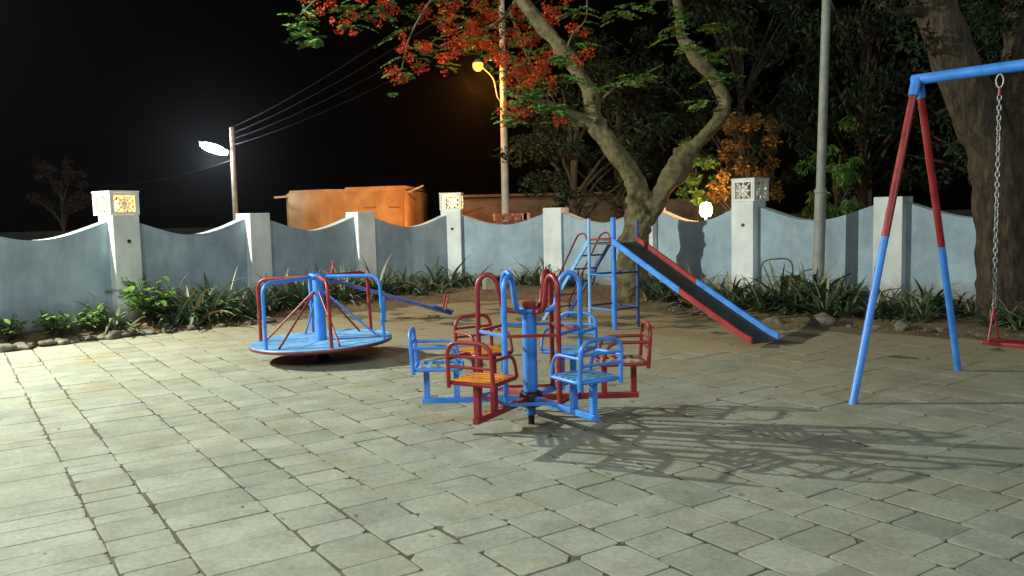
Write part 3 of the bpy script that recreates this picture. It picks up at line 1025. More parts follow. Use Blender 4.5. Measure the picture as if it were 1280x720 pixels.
# brick tree guard behind the wall
tg = MB()
for lv in range(9):
    z = 0.10 + lv * 0.18
    nb = 4
    for side in range(4):
        for q in range(nb):
            if lv % 2 == 0 or q % 2 == side % 2 or q in (0,):
                u = -0.30 + 0.20 * q + 0.06
                rot = Matrix.Rotation(side * math.pi / 2, 3, 'Z')
                tg.box(rot @ Vector((u - 0.03, -0.31, z)), (0.17, 0.09, 0.155), rot, 0.006)
o = tg.build("tree_guard", BRICK_D); o.location = (0.02, 19.0, -0.06)
tag(o, "open brickwork tree guard lit orange behind the wall dip under the slim pole", "tree guard")

# ------------------------------------------------------------------ buildings behind the wall
hs = empty("house", (-5.0, 28.6, 0), "flat roofed ochre house lit orange by the street lamp behind the left wall", "house", R_(-6))
def wobble_box(mb, c, size, seed, cuts=8, amp=0.05, bev=0.12):
    bm = bmesh.new(); bmesh.ops.create_cube(bm, size=1.0)
    for v_ in bm.verts: v_.co = Vector((v_.co.x * size[0], v_.co.y * size[1], v_.co.z * size[2]))
    bmesh.ops.bevel(bm, geom=bm.edges[:], offset=bev, segments=3, affect='EDGES')
    bmesh.ops.subdivide_edges(bm, edges=bm.edges[:], cuts=2, use_grid_fill=True)
    for v_ in bm.verts:
        v_.co += Vector((noise.noise(v_.co * 0.9 + Vector((seed, 0, 0))), noise.noise(v_.co * 0.9 + Vector((0, seed, 0))), noise.noise(v_.co * 0.7 + Vector((0, 0, seed))))) * amp
        v_.co += Vector(c)
    bm.verts.index_update()
    mb.add([v_.co for v_ in bm.verts], [[v_.index for v_ in f.verts] for f in bm.faces], True)
    bm.free()
mb = MB(); wobble_box(mb, (-0.08, 0, 1.22), (3.95, 3.4, 2.52), 3, bev=0.10); mb.build("wall", ADOBE, hs)
mb = MB(); wobble_box(mb, (0.85, 0.08, 2.46), (2.05, 3.2, 0.16), 5, bev=0.05, amp=0.03); mb.build("parapet", ADOBE, hs)
mb = MB(); mb.bar((-1.85, -1.62, 2.30), (-2.42, -1.67, 2.27), 0.06, 0.06); mb.build("rain_spout", POLE_C, hs)
mb = MB(); mb.bar((1.85, -1.4, 2.30), (2.45, -1.6, 2.52), 0.05, 0.05); mb.build("roof_beam", POLE_C, hs)
for x in (0.75, 1.55):
    mb = MB(); mb.box((x, -1.60, 1.35), (0.16, 0.10, 1.1), None, 0.01); mb.box((x, -1.66, 1.90), (0.34, 0.16, 0.06), None, 0.01)
    mb.build("buttress", ADOBE, hs)
lb = empty("low_building", (2.0, 33.0, 0), "long low ochre outbuilding in shadow behind the wall near the flame tree", "building", R_(2))
mb = MB(); wobble_box(mb, (-1.2, 0, 1.1), (6.4, 2.0, 2.30), 15); mb.build("wall", ADOBE_DK, lb)
mb = MB(); wobble_box(mb, (4.4, 0.1, 1.0), (5.0, 2.0, 2.0), 19); mb.build("wall", ADOBE_DK, lb)
mb = MB(); mb.box((-1.2, -0.05, 2.28), (6.5, 2.3, 0.10), None, 0.02); mb.build("roof", ADOBE_DK, lb)
ph = empty("shed", (7.78, 19.0, 0), "pale shed partly seen through the dark trees behind the wall right of the pole", "shed", R_(-20))
mb = MB(); mb.box((0, 0, 0.95), (0.62, 0.9, 2.3), None, 0.02); mb.build("wall", PALE_PAINT, ph)
mb = MB()
for k in range(7):
    mb.box((0, -0.47, 0.6 + k * 0.22), (0.5, 0.03, 0.13), Matrix.Rotation(R_(25), 3, 'X'), 0.004)
mb.build("louvres", PALE_PAINT, ph)

# ------------------------------------------------------------------ leaves, trees
def leaf_quads(mb, c, r, n, size, rng_, squash=(1, 1, 1), droop=0.2, shape=0.42):
    for _ in range(n):
        while True:
            q = Vector((rng_.uniform(-1, 1), rng_.uniform(-1, 1), rng_.uniform(-1, 1)))
            if 0.05 < q.length < 1: break
        q = q * (q.length ** -0.35) if q.length > 0.2 else q
        p = Vector(c) + Vector((q.x * r * squash[0], q.y * r * squash[1], q.z * r * squash[2]))
        d = Vector((rng_.gauss(0, 1), rng_.gauss(0, 1), rng_.gauss(0, 0.6) - droop)).normalized()
        w = d.cross(Vector((rng_.gauss(0, 1), rng_.gauss(0, 1), rng_.gauss(0, 1))))
        if w.length < 0.05: continue
        w.normalize()
        L = size * rng_.uniform(0.6, 1.4); W = L * shape
        nrm = d.cross(w) * (0.12 * L)
        mb.add([p, p + d * L * 0.5 + w * W * 0.5 + nrm, p + d * L, p + d * L * 0.5 - w * W * 0.5 + nrm], [(0, 1, 2, 3)], False, rng_.random())

def frond(mb, p, d, L, rng_, pairs=9, lw=0.055):
    d = Vector(d).normalized()
    side = d.cross(Vector((0, 0, 1)))
    if side.length < 0.05: side = Vector((1, 0, 0))
    side.normalize()
    tn = rng_.random()
    for k in range(pairs):
        t = (k + 0.7) / pairs
        c = Vector(p) + d * (L * t) + Vector((0, 0, -0.25 * L * t * t))
        ll = lw * (1.25 - abs(t - 0.4)) * rng_.uniform(0.8, 1.2)
        for s in (-1, 1):
            e = (side * s + d * 0.45 + Vector((0, 0, rng_.uniform(-0.35, 0.05)))).normalized()
            w = e.cross(Vector((rng_.gauss(0, 0.8), rng_.gauss(0, 0.8), rng_.gauss(0, 0.8))) + Vector((0, 0, 0.4))).normalized()
            mb.add([c, c + e * ll * 0.5 + w * ll * 0.2, c + e * ll, c + e * ll * 0.5 - w * ll * 0.2], [(0, 1, 2, 3)], False, min(1, max(0, tn + rng_.uniform(-.25, .25))))

# flame tree with red blossoms, its trunk forked behind the slide
ft = empty("flame_tree", (2.14, 14.0, 0.0), "forked flame tree with bare smooth limbs and red blossoms behind the slide", "tree")
fo = Vector((2.14, 14.0, 0.0))
def tr(mb, name, mat, parent=ft, o0=fo):
    mb.v = [tuple(Vector(v) - o0) for v in mb.v]
    return mb.build(name, mat, parent)
mb = MB()
T1 = [(2.10, 14.0, -0.1), (1.98, 13.98, 0.30), (2.00, 14.0, 0.70), (2.10, 14.0, 1.22), (2.13, 14.0, 1.78), (1.93, 14.0, 2.28), (1.62, 14.0, 2.72), (1.44, 14.0, 2.98), (1.32, 14.0, 3.56),
      (0.94, 14.0, 4.15), (0.56, 14.0, 4.60), (0.12, 14.1, 5.25), (-0.38, 14.2, 6.1)]
mb.tube(spline(T1, 6), lerp_list([0.40, 0.31, 0.26, 0.235, 0.19, 0.155, 0.14, 0.15, 0.12, 0.115, 0.11, 0.10, 0.08], 6), 16, wob=0.42, seed=2)
T2 = [(2.12, 14.05, 1.1), (2.36, 14.05, 1.55), (2.64, 14.0, 1.98), (2.87, 14.0, 2.36), (3.08, 14.0, 2.62), (3.38, 14.0, 2.90), (3.56, 14.0, 3.22), (3.42, 14.0, 3.62), (3.08, 14.0, 4.02),
      (2.85, 14.0, 4.38), (2.80, 14.0, 4.93), (2.66, 14.0, 5.7)]
mb.tube(spline(T2, 6), lerp_list([0.16, 0.155, 0.165, 0.175, 0.10, 0.095, 0.105, 0.09, 0.105, 0.08, 0.068, 0.055], 6), 14, wob=0.45, seed=5)
# burrs and a second twisted stem low down
rk = random.Random(3)
for c, r in (((2.88, 13.99, 2.40), 0.175), ((2.76, 13.95, 2.26), 0.15), ((2.99, 14.0, 2.50), 0.13), ((2.40, 13.97, 1.62), 0.15), ((2.20, 13.92, 1.3), 0.17), ((1.92, 13.92, 1.02), 0.15),
             ((1.90, 13.94, 0.62), 0.15), ((2.20, 13.92, 0.75), 0.16), ((1.46, 13.98, 2.98), 0.15), ((3.49, 13.97, 3.12), 0.11), ((2.96, 13.98, 4.2), 0.11), ((0.86, 13.98, 4.22), 0.12), ((2.05, 13.93, 1.72), 0.15), ((2.02, 13.93, 2.0), 0.13)):
    bm = bmesh.new(); bmesh.ops.create_icosphere(bm, subdivisions=3, radius=r)
    for v_ in bm.verts:
        v_.co *= 1 + 0.55 * noise.noise(v_.co * 9 + Vector(c)) + 0.25 * noise.noise(v_.co * 22 + Vector(c))
        v_.co += Vector(c)
    bm.verts.index_update()
    mb.add([v_.co for v_ in bm.verts], [[v_.index for v_ in f.verts] for f in bm.faces], True); bm.free()
trunk_o = tr(mb, "trunk", BARK)
rmod = trunk_o.modifiers.new("fuse", 'REMESH'); rmod.mode = 'VOXEL'; rmod.voxel_size = 0.022; rmod.use_smooth_shade = True
smod = trunk_o.modifiers.new("soften", 'SMOOTH'); smod.factor = 0.5; smod.iterations = 5
for nm_, sz_, st_ in (("gnarl", 0.22, 0.040), ("grain", 0.06, 0.016)):
    tx_ = bpy.data.textures.new(nm_, 'CLOUDS'); tx_.noise_scale = sz_; tx_.noise_depth = 2
    dm = trunk_o.modifiers.new(nm_, 'DISPLACE'); dm.texture = tx_; dm.strength = st_; dm.texture_coords = 'LOCAL'; dm.mid_level = 0.5
mb = MB()
mb.tube(spline([(1.46, 14.0, 2.96), (1.05, 13.9, 3.10), (0.72, 13.8, 3.25), (0.40, 13.7, 3.37), (0.07, 13.6, 3.43)], 5), lerp_list([0.125, 0.10, 0.075, 0.05, 0.02], 5), 10, wob=0.25, seed=9)
mb.tube(spline([(1.36, 14.0, 3.2), (1.60, 13.95, 3.42), (1.85, 13.9, 3.62), (2.15, 13.8, 3.70), (2.52, 13.7, 3.87)], 5), lerp_list([0.035, 0.022, 0.016, 0.012, 0.006], 5), 7)
mb.tube(spline([(0.94, 14.0, 4.1), (1.08, 13.8, 4.4), (1.28, 13.7, 4.62), (1.30, 13.7, 5.2)], 5), lerp_list([0.022, 0.016, 0.012, 0.008], 5), 7)
# high boughs reaching left over the wall, mostly above the picture
B1 = [(0.10, 14.1, 5.3), (-0.6, 14.3, 5.6), (-1.3, 14.0, 5.35), (-2.0, 13.5, 5.15), (-2.75, 13.1, 4.9), (-3.1, 13.0, 4.6)]
B2 = [(0.3, 14.05, 4.95), (0.2, 14.8, 5.2), (-0.1, 15.5, 5.0), (-0.5, 15.6, 4.8)]
B3 = [(-0.6, 14.3, 5.6), (-1.1, 13.6, 5.0), (-1.45, 13.1, 4.3), (-1.6, 13.0, 3.75)]
B4 = [(0.7, 14.0, 4.45), (0.55, 14.9, 4.6), (0.35, 15.4, 4.3), (0.15, 15.6, 4.0)]
B5 = [(0.2, 14.8, 5.2), (0.3, 16.4, 5.9), (0.1, 17.8, 5.7), (-0.6, 18.6, 5.5), (-1.5, 18.6, 5.2)]
B6 = [(0.1, 17.8, 5.7), (0.4, 18.4, 5.0), (0.6, 18.6, 4.5), (0.2, 18.6, 4.0)]
for b_, r_ in ((B1, 0.06), (B2, 0.045), (B3, 0.03), (B4, 0.035), (B5, 0.05), (B6, 0.03)):
    sp2 = spline(b_, 5)
    mb.tube(sp2, [r_ * (1 - 0.8 * i / (len(sp2) - 1)) for i in range(len(sp2))], 7)
tr(mb, "branches", BARK)

BLS = [(-2.8, 13.0, 4.64), (-2.51, 13.0, 4.36), (-2.73, 13.4, 4.85), (-2.35, 13.2, 4.64), (-1.58, 13.0, 4.29), (-1.47, 13.0, 3.93), (-1.34, 13.2, 3.81), (-1.65, 13.0, 3.64),
       (-1.32, 14.0, 4.88), (-0.97, 14.5, 5.04), (-0.94, 14.0, 4.58), (-0.6, 15.0, 4.61), (-0.78, 14.5, 4.35), (-0.31, 15.0, 4.98), (0.11, 15.5, 4.78), (0.25, 15.0, 5.08), (0.45, 15.0, 4.49),
       (0.77, 14.5, 4.18), (1.29, 13.6, 4.05), (0.09, 15.5, 3.96), (0.27, 14.0, 3.26), (0.84, 13.8, 3.01), (-1.97, 14.0, 4.94), (-2.05, 13.6, 4.58), (-0.27, 16.0, 4.63), (0.38, 15.5, 4.09),
       (-0.05, 16.0, 4.41), (-0.44, 15.0, 5.19), (0.76, 14.0, 4.73), (1.08, 14.0, 4.53), (-2.2, 13.3, 4.9), (-0.15, 15.2, 4.72), (-0.55, 15.3, 4.9), (0.5, 15.2, 4.8), (0.6, 15.0, 4.0),
       (0.2, 15.8, 4.2), (0.02, 14.0, 3.1)]
NEAR = [(-0.95, 18.6, 5.33), (-0.45, 18.6, 5.22), (-0.06, 18.6, 4.94), (-1.38, 18.6, 4.96), (0.21, 18.6, 4.64), (-0.78, 18.6, 5.64), (-0.26, 18.6, 5.83), (0.32, 18.6, 5.31), (0.1, 18.6, 3.93),
        (-1.18, 18.6, 5.8), (-1.74, 18.6, 5.2), (0.5, 18.6, 4.39), (0.75, 18.6, 4.85), (1.0, 18.6, 4.4)]
BLS += NEAR
rb = random.Random(21)
mb = MB()
for i, c in enumerate(BLS):
    r = rb.uniform(0.10, 0.19) * (0.75 if c[1] < 13.9 else 1.0)
    leaf_quads(mb, c, r, int(95 * (r / 0.15) ** 2), 0.050, rb, (1, 1, 0.8), 0.0, 0.75)
    for _ in range(2):
        c2 = Vector(c) + Vector((rb.gauss(0, 0.16), rb.gauss(0, 0.2), rb.gauss(0, 0.12)))
        leaf_quads(mb, c2, r * 0.6, 26, 0.045, rb, (1, 1, 0.8), 0.0, 0.75)
tr(mb, "blossoms", BLOSSOM)
LFS = [(-3.11, 13.0, 4.41), (-2.96, 13.0, 4.23), (-3.05, 13.0, 4.49), (-2.07, 13.0, 4.68), (0.2, 13.6, 3.28), (0.48, 13.6, 3.4), (0.71, 13.6, 3.2), (0.26, 13.6, 3.43), (0.91, 13.6, 3.95), (1.1, 13.6, 3.63),
       (1.6, 13.6, 3.56), (1.92, 13.6, 3.61), (2.12, 13.6, 3.67), (1.11, 13.6, 4.69), (1.75, 13.6, 4.67), (2.63, 13.6, 4.34), (2.82, 13.6, 4.09), (2.88, 13.6, 4.59), (3.2, 13.6, 3.96), (3.39, 13.6, 3.64),
       (3.13, 13.6, 3.21), (0.06, 13.6, 3.03), (3.4, 14.2, 4.5), (3.7, 14.2, 4.2), (2.3, 14.4, 4.9)]
mb = MB()
rf = random.Random(8)
for c in LFS:
    for _ in range(rf.randint(5, 9)):
        a = rf.uniform(0, 2 * math.pi)
        frond(mb, Vector(c) + Vector((rf.gauss(0, 0.06), rf.gauss(0, 0.1), rf.gauss(0, 0.05))), (math.cos(a), math.sin(a), rf.uniform(-0.2, 0.4)), rf.uniform(0.2, 0.4), rf, 9, 0.085)
for c in BLS:
    for _ in range(8 if c[1] > 18 else 4):
        a = rf.uniform(0, 2 * math.pi)
        frond(mb, Vector(c) + Vector((rf.gauss(0, 0.15), rf.gauss(0, 0.15), rf.gauss(0, 0.12))), (math.cos(a), math.sin(a), rf.uniform(-0.3, 0.3)), rf.uniform(0.2, 0.4), rf, 8, 0.08)
tr(mb, "foliage", LEAF_FLAME)

# big rough trunk at the right beside the swing
bt = empty("shade_tree", (6.0, 10.2, 0), "thick leaning shade tree with furrowed bark behind the swing", "tree")
bo = Vector((6.0, 10.2, 0))
def furrowed():
    mt, t, p = new_mat("furrowed_brown_bark")
    tc = N(t, "ShaderNodeTexCoord")
    mp = N(t, "ShaderNodeMapping")
    mp.inputs["Scale"].default_value = (1, 1, 0.22)
    t.links.new(tc.outputs["Object"], mp.inputs[0])
    n1 = noise_node(t, 16, 6, 0.7, vec=mp.outputs[0])
    n2 = noise_node(t, 3, 4, 0.6)
    c = ramp(t, n1.outputs[0], [(0.36, (0.018, 0.011, 0.006)), (0.52, (0.058, 0.039, 0.020)), (0.68, (0.12, 0.086, 0.047))])
    f = ramp(t, n2.outputs[0], [(0.3, 0.6), (0.7, 1.1)])
    t.links.new(mix(t, 1.0, c, f, 'MULTIPLY'), p.inputs["Base Color"])
    p.inputs["Roughness"].default_value = 0.95
    bump(t, n1.outputs[0], 1.0, 0.06, p)
    return mt
BARK2 = furrowed()
mb = MB()
mb.tube(spline([(6.12, 10.2, -0.15), (6.06, 10.2, 0.25), (5.98, 10.2, 1.07), (5.84, 10.2, 2.02), (5.47, 10.2, 2.90), (5.13, 10.2, 3.75), (4.9, 10.25, 4.6), (4.75, 10.3, 5.6)], 7),
        lerp_list([0.46, 0.35, 0.295, 0.285, 0.26, 0.235, 0.22, 0.18], 7), 20, wob=0.22, seed=4)
mb.tube(spline([(5.9, 10.25, 1.75), (6.12, 10.4, 2.5), (6.40, 10.6, 3.2), (6.52, 10.8, 3.9), (6.6, 11.0, 5.0)], 6), lerp_list([0.30, 0.27, 0.23, 0.21, 0.17], 6), 16, wob=0.22, seed=7)
mb.tube(spline([(5.08, 10.2, 3.75), (4.85, 10.15, 3.8), (4.62, 10.1, 3.78), (4.4, 10.0, 3.86)], 4), lerp_list([0.09, 0.07, 0.045, 0.02], 4), 8, wob=0.2)
tr(mb, "trunk", BARK2, bt, bo)
mb = MB()
rt = random.Random(5)
for c, r, n in (((4.5, 10.0, 4.05), 0.35, 260), ((4.75, 10.0, 3.45), 0.2, 90), ((4.2, 10.3, 4.5), 0.5, 420), ((5.6, 10.4, 4.6), 0.6, 500), ((6.0, 10.6, 3.9), 0.4, 240), ((6.9, 11, 4.6), 0.7, 500),
                ((3.6, 10.6, 4.75), 0.45, 320), ((5.9, 10.6, 3.2), 0.28, 110), ((4.9, 10.5, 5.3), 0.9, 700), ((6.2, 10.6, 5.4), 0.9, 700)):
    leaf_quads(mb, c, r, n, 0.10, rt, (1, 1, 0.7), 0.5, 0.35)
tr(mb, "crown", LEAF_DARK, bt, bo)

# trees beyond the wall: every crown made of many uneven leaf clumps
def back_tree(base, h, rad, n_clump, per, size, label, seed, leafmat=LEAF_DARK, lowest=0.35, lean=(0, 0), trunk_r=0.14, droop=0.5, name="leafy_tree", shape=0.4):
    rg = random.Random(seed)
    root = empty(name, (base[0], base[1], 0), label, "tree", 0, "trees behind the wall")
    mbt = MB()
    tp = Vector((lean[0], lean[1], h * 0.8))
    mid = Vector((lean[0] * 0.3 + rg.uniform(-.15, .15), lean[1] * 0.3, h * 0.4))
    tk = spline([(0, 0, -0.1), mid, tp], 6)
    mbt.tube(tk, [trunk_r * (1 - 0.65 * i / (len(tk) - 1)) for i in range(len(tk))], 9, wob=0.2, seed=seed)
    mbc = MB()
    for k in range(n_clump):
        a = rg.uniform(0, 2 * math.pi)
        zz = rg.uniform(lowest, 1.0)
        rr_ = rad * math.sqrt(rg.random()) * (1.0 if zz < 0.75 else 0.75)
        c = Vector((lean[0] * zz + math.cos(a) * rr_, lean[1] * zz + math.sin(a) * rr_, h * zz))
        cr = rg.uniform(0.22, 0.5) * rad * 0.5
        leaf_quads(mbc, c, cr, int(per * rg.uniform(0.5, 1.4)), size, rg, (1, 1, 0.8), droop, shape)
        if k % 3 == 0:
            t = min(0.95, max(0.35, zz - 0.15))
            s = tk[int(t * (len(tk) - 1))]
            mbt.tube([s, s.lerp(c, 0.5) + Vector((0, 0, 0.1)), c], [trunk_r * 0.35, trunk_r * 0.22, 0.012], 6)
    mbt.build("trunk", BARK2, root)
    mbc.build("crown", leafmat, root)
    return root
back_tree((1.6, 19.5), 4.6, 1.7, 34, 110, 0.15, "dim leafy tree in shadow behind the white pillar left of the forked trunk", 31)
back_tree((3.0, 22.5), 6.5, 2.2, 44, 110, 0.18, "tall dark tree rising between the two limbs of the forked trunk", 32)
back_tree((5.6, 20.5), 7.6, 2.3, 60, 120, 0.17, "tall dark leafy tree standing behind the orange lit bush", 33, droop=0.9)
back_tree((7.3, 17.5), 7.0, 2.0, 64, 120, 0.14, "dark drooping tree seen just right of the tall grey pole", 34, droop=1.4, lowest=0.28)
back_tree((9.0, 15.4), 7.0, 2.1, 56, 120, 0.14, "dark leafy tree seen between the red swing legs", 35, droop=0.9, lowest=0.3)
back_tree((11.2, 15.5), 7.5, 2.4, 56, 110, 0.15, "dark leafy tree behind the thick leaning trunk on the right", 36, droop=0.7)
back_tree((4.6, 16.3), 3.3, 0.72, 60, 130, 0.075, "orange lit bushy tree beside the unlit white lattice lamp", 37, LEAF_RUST, 0.30, trunk_r=0.06, droop=0.3, name="bushy_tree", shape=0.55)
back_tree((3.75, 17.0), 2.95, 0.5, 22, 90, 0.10, "small green bushy tree right behind the forked trunk beside the orange bush", 38, LEAF_FLAME, 0.45, trunk_r=0.04, droop=0.3, name="bushy_tree", shape=0.5)
back_tree((6.1, 15.6), 3.1, 0.7, 22, 90, 0.12, "low weeping green tree behind the wall between lattice lamp and grey pole", 39, LEAF_FLAME, 0.40, trunk_r=0.05, droop=1.6, name="weeping_tree", shape=0.25)
back_tree((-21.2, 40), 4.6, 1.3, 26, 60, 0.16, "faint reddish tree standing alone in the far left dark", 40, LEAF_DIM, 0.5, trunk_r=0.10, name="lone_tree")
# shrubs beyond the wall near the street lamp
def shrub(p, r, h, label, seed, mat):
    rg = random.Random(seed); mb = MB()
    for _ in range(7):
        c = (rg.gauss(0, r * 0.4), rg.gauss(0, r * 0.4), h * rg.uniform(0.3, 0.85))
        leaf_quads(mb, c, r * 0.5, 130, 0.10, rg, (1, 1, 0.9), 0.0, 0.5)
    root = empty("shrub", (p[0], p[1], 0), label, "shrub", 0, "shrubs behind the wall")
    mb.build("foliage", mat, root)
    mbs = MB(); mbs.tube([(0, 0, -0.05), (0.03, 0, h * 0.6)], [0.03, 0.015], 7); mbs.build("stem", BARK2, root)
shrub((-1.25, 22.0), 0.35, 1.95, "small round shrub topping the wall right of the lit pale yellow lamp", 51, LEAF_BUSH)
shrub((1.3, 20.3), 0.6, 1.9, "dim orange tinted shrub behind the wall left of the white pillar by the slide", 52, LEAF_BUSH)
shrub((2.9, 19.8), 0.6, 1.9, "orange tinted shrub behind the wall just left of the forked trunk", 53, LEAF_BUSH)

# ------------------------------------------------------------------ planting bed: spiky clumps, leafy plants, rocks, leaf litter
def clump_mesh(seed, n=20, L=0.62, flop=1.0):
    rg = random.Random(seed); mb = MB()
    for k in range(n):
        a = rg.uniform(0, 2 * math.pi)
        out = Vector((math.cos(a), math.sin(a), 0)); sd_ = Vector((-out.y, out.x, 0))
        ln = L * rg.uniform(0.55, 1.25)
        el = rg.uniform(0.35, 1.45); curl = rg.uniform(0.2, 1.5) * flop
        w = rg.uniform(0.020, 0.042)
        p = out * rg.uniform(0.0, 0.06)
        vv, ff = [], []
        NSEG = 7
        ang = el
        for q in range(NSEG + 1):
            t = q / NSEG
            ww = w * (0.55 + 1.2 * t - 1.75 * t * t) if t < 0.98 else 0.001
            ww = max(ww, 0.001)
            up = Vector((0, 0, 1))
            dirv = out * math.cos(ang) + up * math.sin(ang)
            nrm = -out * math.sin(ang) + up * math.cos(ang)
            vv += [p + sd_ * ww + nrm * ww * 0.5, p, p - sd_ * ww + nrm * ww * 0.5]
            p = p + dirv * (ln / NSEG)
            ang -= curl / NSEG
            if p.z < 0.015: p.z = 0.015
        for q in range(NSEG):
            o = q * 3
            ff += [(o, o + 3, o + 4, o + 1), (o + 1, o + 4, o + 5, o + 2)]
        tn = rg.random()
        mb.add(vv, ff, True, tn if rg.random() > 0.1 else 1.0)
    return mb
protos = []
for s in range(7):
    protos.append(clump_mesh(100 + s, n=24 + 4 * (s % 4), L=0.54 + 0.07 * (s % 3), flop=0.8 + 0.15 * s).build("spiky_plant", BLADE))
used = [False] * 7
rp = random.Random(77)
def plant(s, t, sc, label, group):
    k = rp.randrange(7)
    o = protos[k]
    if used[k]:
        o = o.copy(); COL.objects.link(o)
    used[k] = True
    p = bed_point(s, t)
    o.location = (p.x, p.y, p.z - 0.02)
    o.rotation_euler = (rp.uniform(-.1, .1), rp.uniform(-.1, .1), rp.uniform(0, 6.28))
    sc *= rp.uniform(0.7, 1.2)
    o.scale = (sc, sc, sc * rp.uniform(0.85, 1.2))
    tag(o, label, "plant", group)
LL = "grey green strap leaved clump between the leafy shrub and the blue platform roundabout"
for s in [3.92 + 0.077 * q for q in range(27)]:
    plant(s, rp.uniform(0.25, 0.7), rp.uniform(0.85, 1.15), LL, "clumps left of the platform roundabout")
plant(3.35, 0.35, 0.95, "drooping grey green clump just left of the leafy shrub at the bed edge", "clumps at the left end")
LM = "dark strap leaved clump along the wall behind the platform roundabout and seesaw"
for s in [6.05 + 0.1 * q for q in range(20)]:
    plant(s, rp.uniform(0.45, 0.8), rp.uniform(0.75, 1.05), LM, "clumps behind the platform roundabout")
LC = "small dark clump at the wall foot behind the six seat roundabout"
for s in [8.1, 8.2, 8.32, 8.45, 8.55, 9.2, 9.5, 9.65, 9.8, 10.0, 10.2, 10.4]:
    plant(s, rp.uniform(0.72, 0.9), rp.uniform(0.6, 0.9), LC, "clumps behind the six seat roundabout")
LS = "tangled strap leaved clump under and beyond the slide chute"
for s in [11.6, 11.8] + [11.95 + 0.07 * q for q in range(22)]:
    plant(s, rp.uniform(0.3, 0.75), rp.uniform(0.7, 1.0), LS, "clumps behind the slide")
LP_ = "upright spiky clump around the foot of the tall grey pole"
for s in [13.52 + 0.062 * q for q in range(21)]:
    plant(s, rp.uniform(0.35, 0.7), rp.uniform(0.8, 1.1), LP_, "clumps by the grey pole")
LR = "low spiky clump in the bed behind the swing legs"
for s in [14.88 + 0.105 * q for q in range(21)]:
    plant(s, rp.uniform(0.35, 0.7), rp.uniform(0.65, 0.95), LR, "clumps behind the swing")

def leafy(p, h, n, ls, label, seed, name="leafy_shrub", spread=0.3, mat=BROAD):
    rg = random.Random(seed)
    root = empty(name, p, label, "shrub")
    st, lf = MB(), MB()
    for k in range(n):
        a = rg.uniform(0, 6.28); r = spread * rg.uniform(0.2, 1)
        tip = Vector((math.cos(a) * r, math.sin(a) * r, h * rg.uniform(0.45, 1.0)))
        mid = Vector((tip.x * 0.35, tip.y * 0.35, tip.z * 0.55))
        st.tube(spline([(0, 0, -0.03), mid, tip], 4), 0.005, 5)
        for q in range(6):
            t = 0.45 + 0.55 * q / 5
            c = mid.lerp(tip, (t - 0.45) / 0.55)
            b = rg.uniform(0, 6.28)
            d_ = Vector((math.cos(b), math.sin(b), rg.uniform(-0.5, 0.5))).normalized()
            w_ = d_.cross(Vector((0, 0, 1))).normalized()
            L = ls * rg.uniform(0.6, 1.3); W = L * 0.30
            dn = Vector((0, 0, -1)) * L
            lf.add([c, c + d_ * L * .3 + w_ * W, c + d_ * L * .7 + w_ * W * .75 + dn * .08, c + d_ * L + dn * .22, c + d_ * L * .7 - w_ * W * .75 + dn * .08, c + d_ * L * .3 - w_ * W, c + d_ * L * .5 - Vector((0, 0, L * .06))],
                   [(0, 1, 6), (1, 2, 6), (2, 3, 6), (3, 4, 6), (4, 5, 6), (5, 0, 6)], False, rg.random())
    lf.build("foliage", mat, root)
    st.build("stems", BARK2, root)
leafy(bed_point(3.72, 0.42), 0.74, 34, 0.15, "bright green broad leaved shrub at the foot of the pillar with the orange lamp", 61, spread=0.55)
leafy(bed_point(2.75, 0.35), 0.38, 24, 0.10, "low bright green leafy plant by the rocks at the left end of the bed", 62, "leafy_plant", 0.30)
leafy(bed_point(2.3, 0.45), 0.34, 24, 0.09, "low leafy green plant farthest left along the bed under the wall", 63, "leafy_plant", 0.30)
leafy(bed_point(3.15, 0.40), 0.40, 24, 0.10, "leafy green plant between the rocks and the drooping clump", 64, "leafy_plant", 0.28)

def rock(p, r, seed, label, group=None, sq=(1.3, 1.0, 0.65)):
    bm = bmesh.new(); bmesh.ops.create_icosphere(bm, subdivisions=3, radius=1)
    off_ = Vector((seed * 3.7, seed * 1.3, 0))
    for v_ in bm.verts:
        q = v_.co.copy()
        k = 1 + 0.55 * noise.noise(q * 1.2 + off_) + 0.25 * noise.noise(q * 3.1 + off_) + 0.08 * noise.noise(q * 8 + off_)
        v_.co = Vector((q.x * sq[0], q.y * sq[1], q.z * sq[2])) * (k * r)
    bm.verts.index_update()
    mb = MB(); mb.add([v_.co for v_ in bm.verts], [[v_.index for v_ in f.verts] for f in bm.faces], True); bm.free()
    o = mb.build("rock", ROCK); o.location = p
    o.rotation_euler = (0, 0, seed * 2.1)
    tag(o, label, "rock", group)
rr3 = random.Random(9)
i = 0
for s in [1.9, 2.05, 2.2, 2.35, 2.5, 2.62, 2.78, 2.95, 3.08, 3.25, 3.42]:
    i += 1
    p = bed_point(s, rr3.uniform(-0.03, 0.10)); p.z = 0.03
    rock(p, rr3.uniform(0.055, 0.115), i, "rough grey rock in the row edging the left end of the bed", "rocks edging the left bed")
for s in [3.7, 4.0, 4.3, 4.7, 5.1, 5.4]:
    i += 1
    p = bed_point(s, rr3.uniform(0.0, 0.08)); p.z = 0.02
    rock(p, rr3.uniform(0.05, 0.09), i, "small half buried rock below the clumps left of the platform roundabout", "rocks left of the roundabout")
for s, t, r in [(12.3, .12, .08), (12.7, .1, .09), (13.0, .15, .07), (13.3, .08, .08), (13.75, .1, .10)]:
    i += 1
    p = bed_point(s, t); p.z = 0.03
    rock(p, r, i, "small brown rock at the bed edge behind the slide foot", "rocks behind the slide")
p = bed_point(14.35, 0.12); p.z = 0.06
rock(p, 0.12, 40, "large pale rock in the bed right of the slide foot shadow", None, (1.3, 1.0, 0.9))
p = bed_point(15.35, 0.13); p.z = 0.05
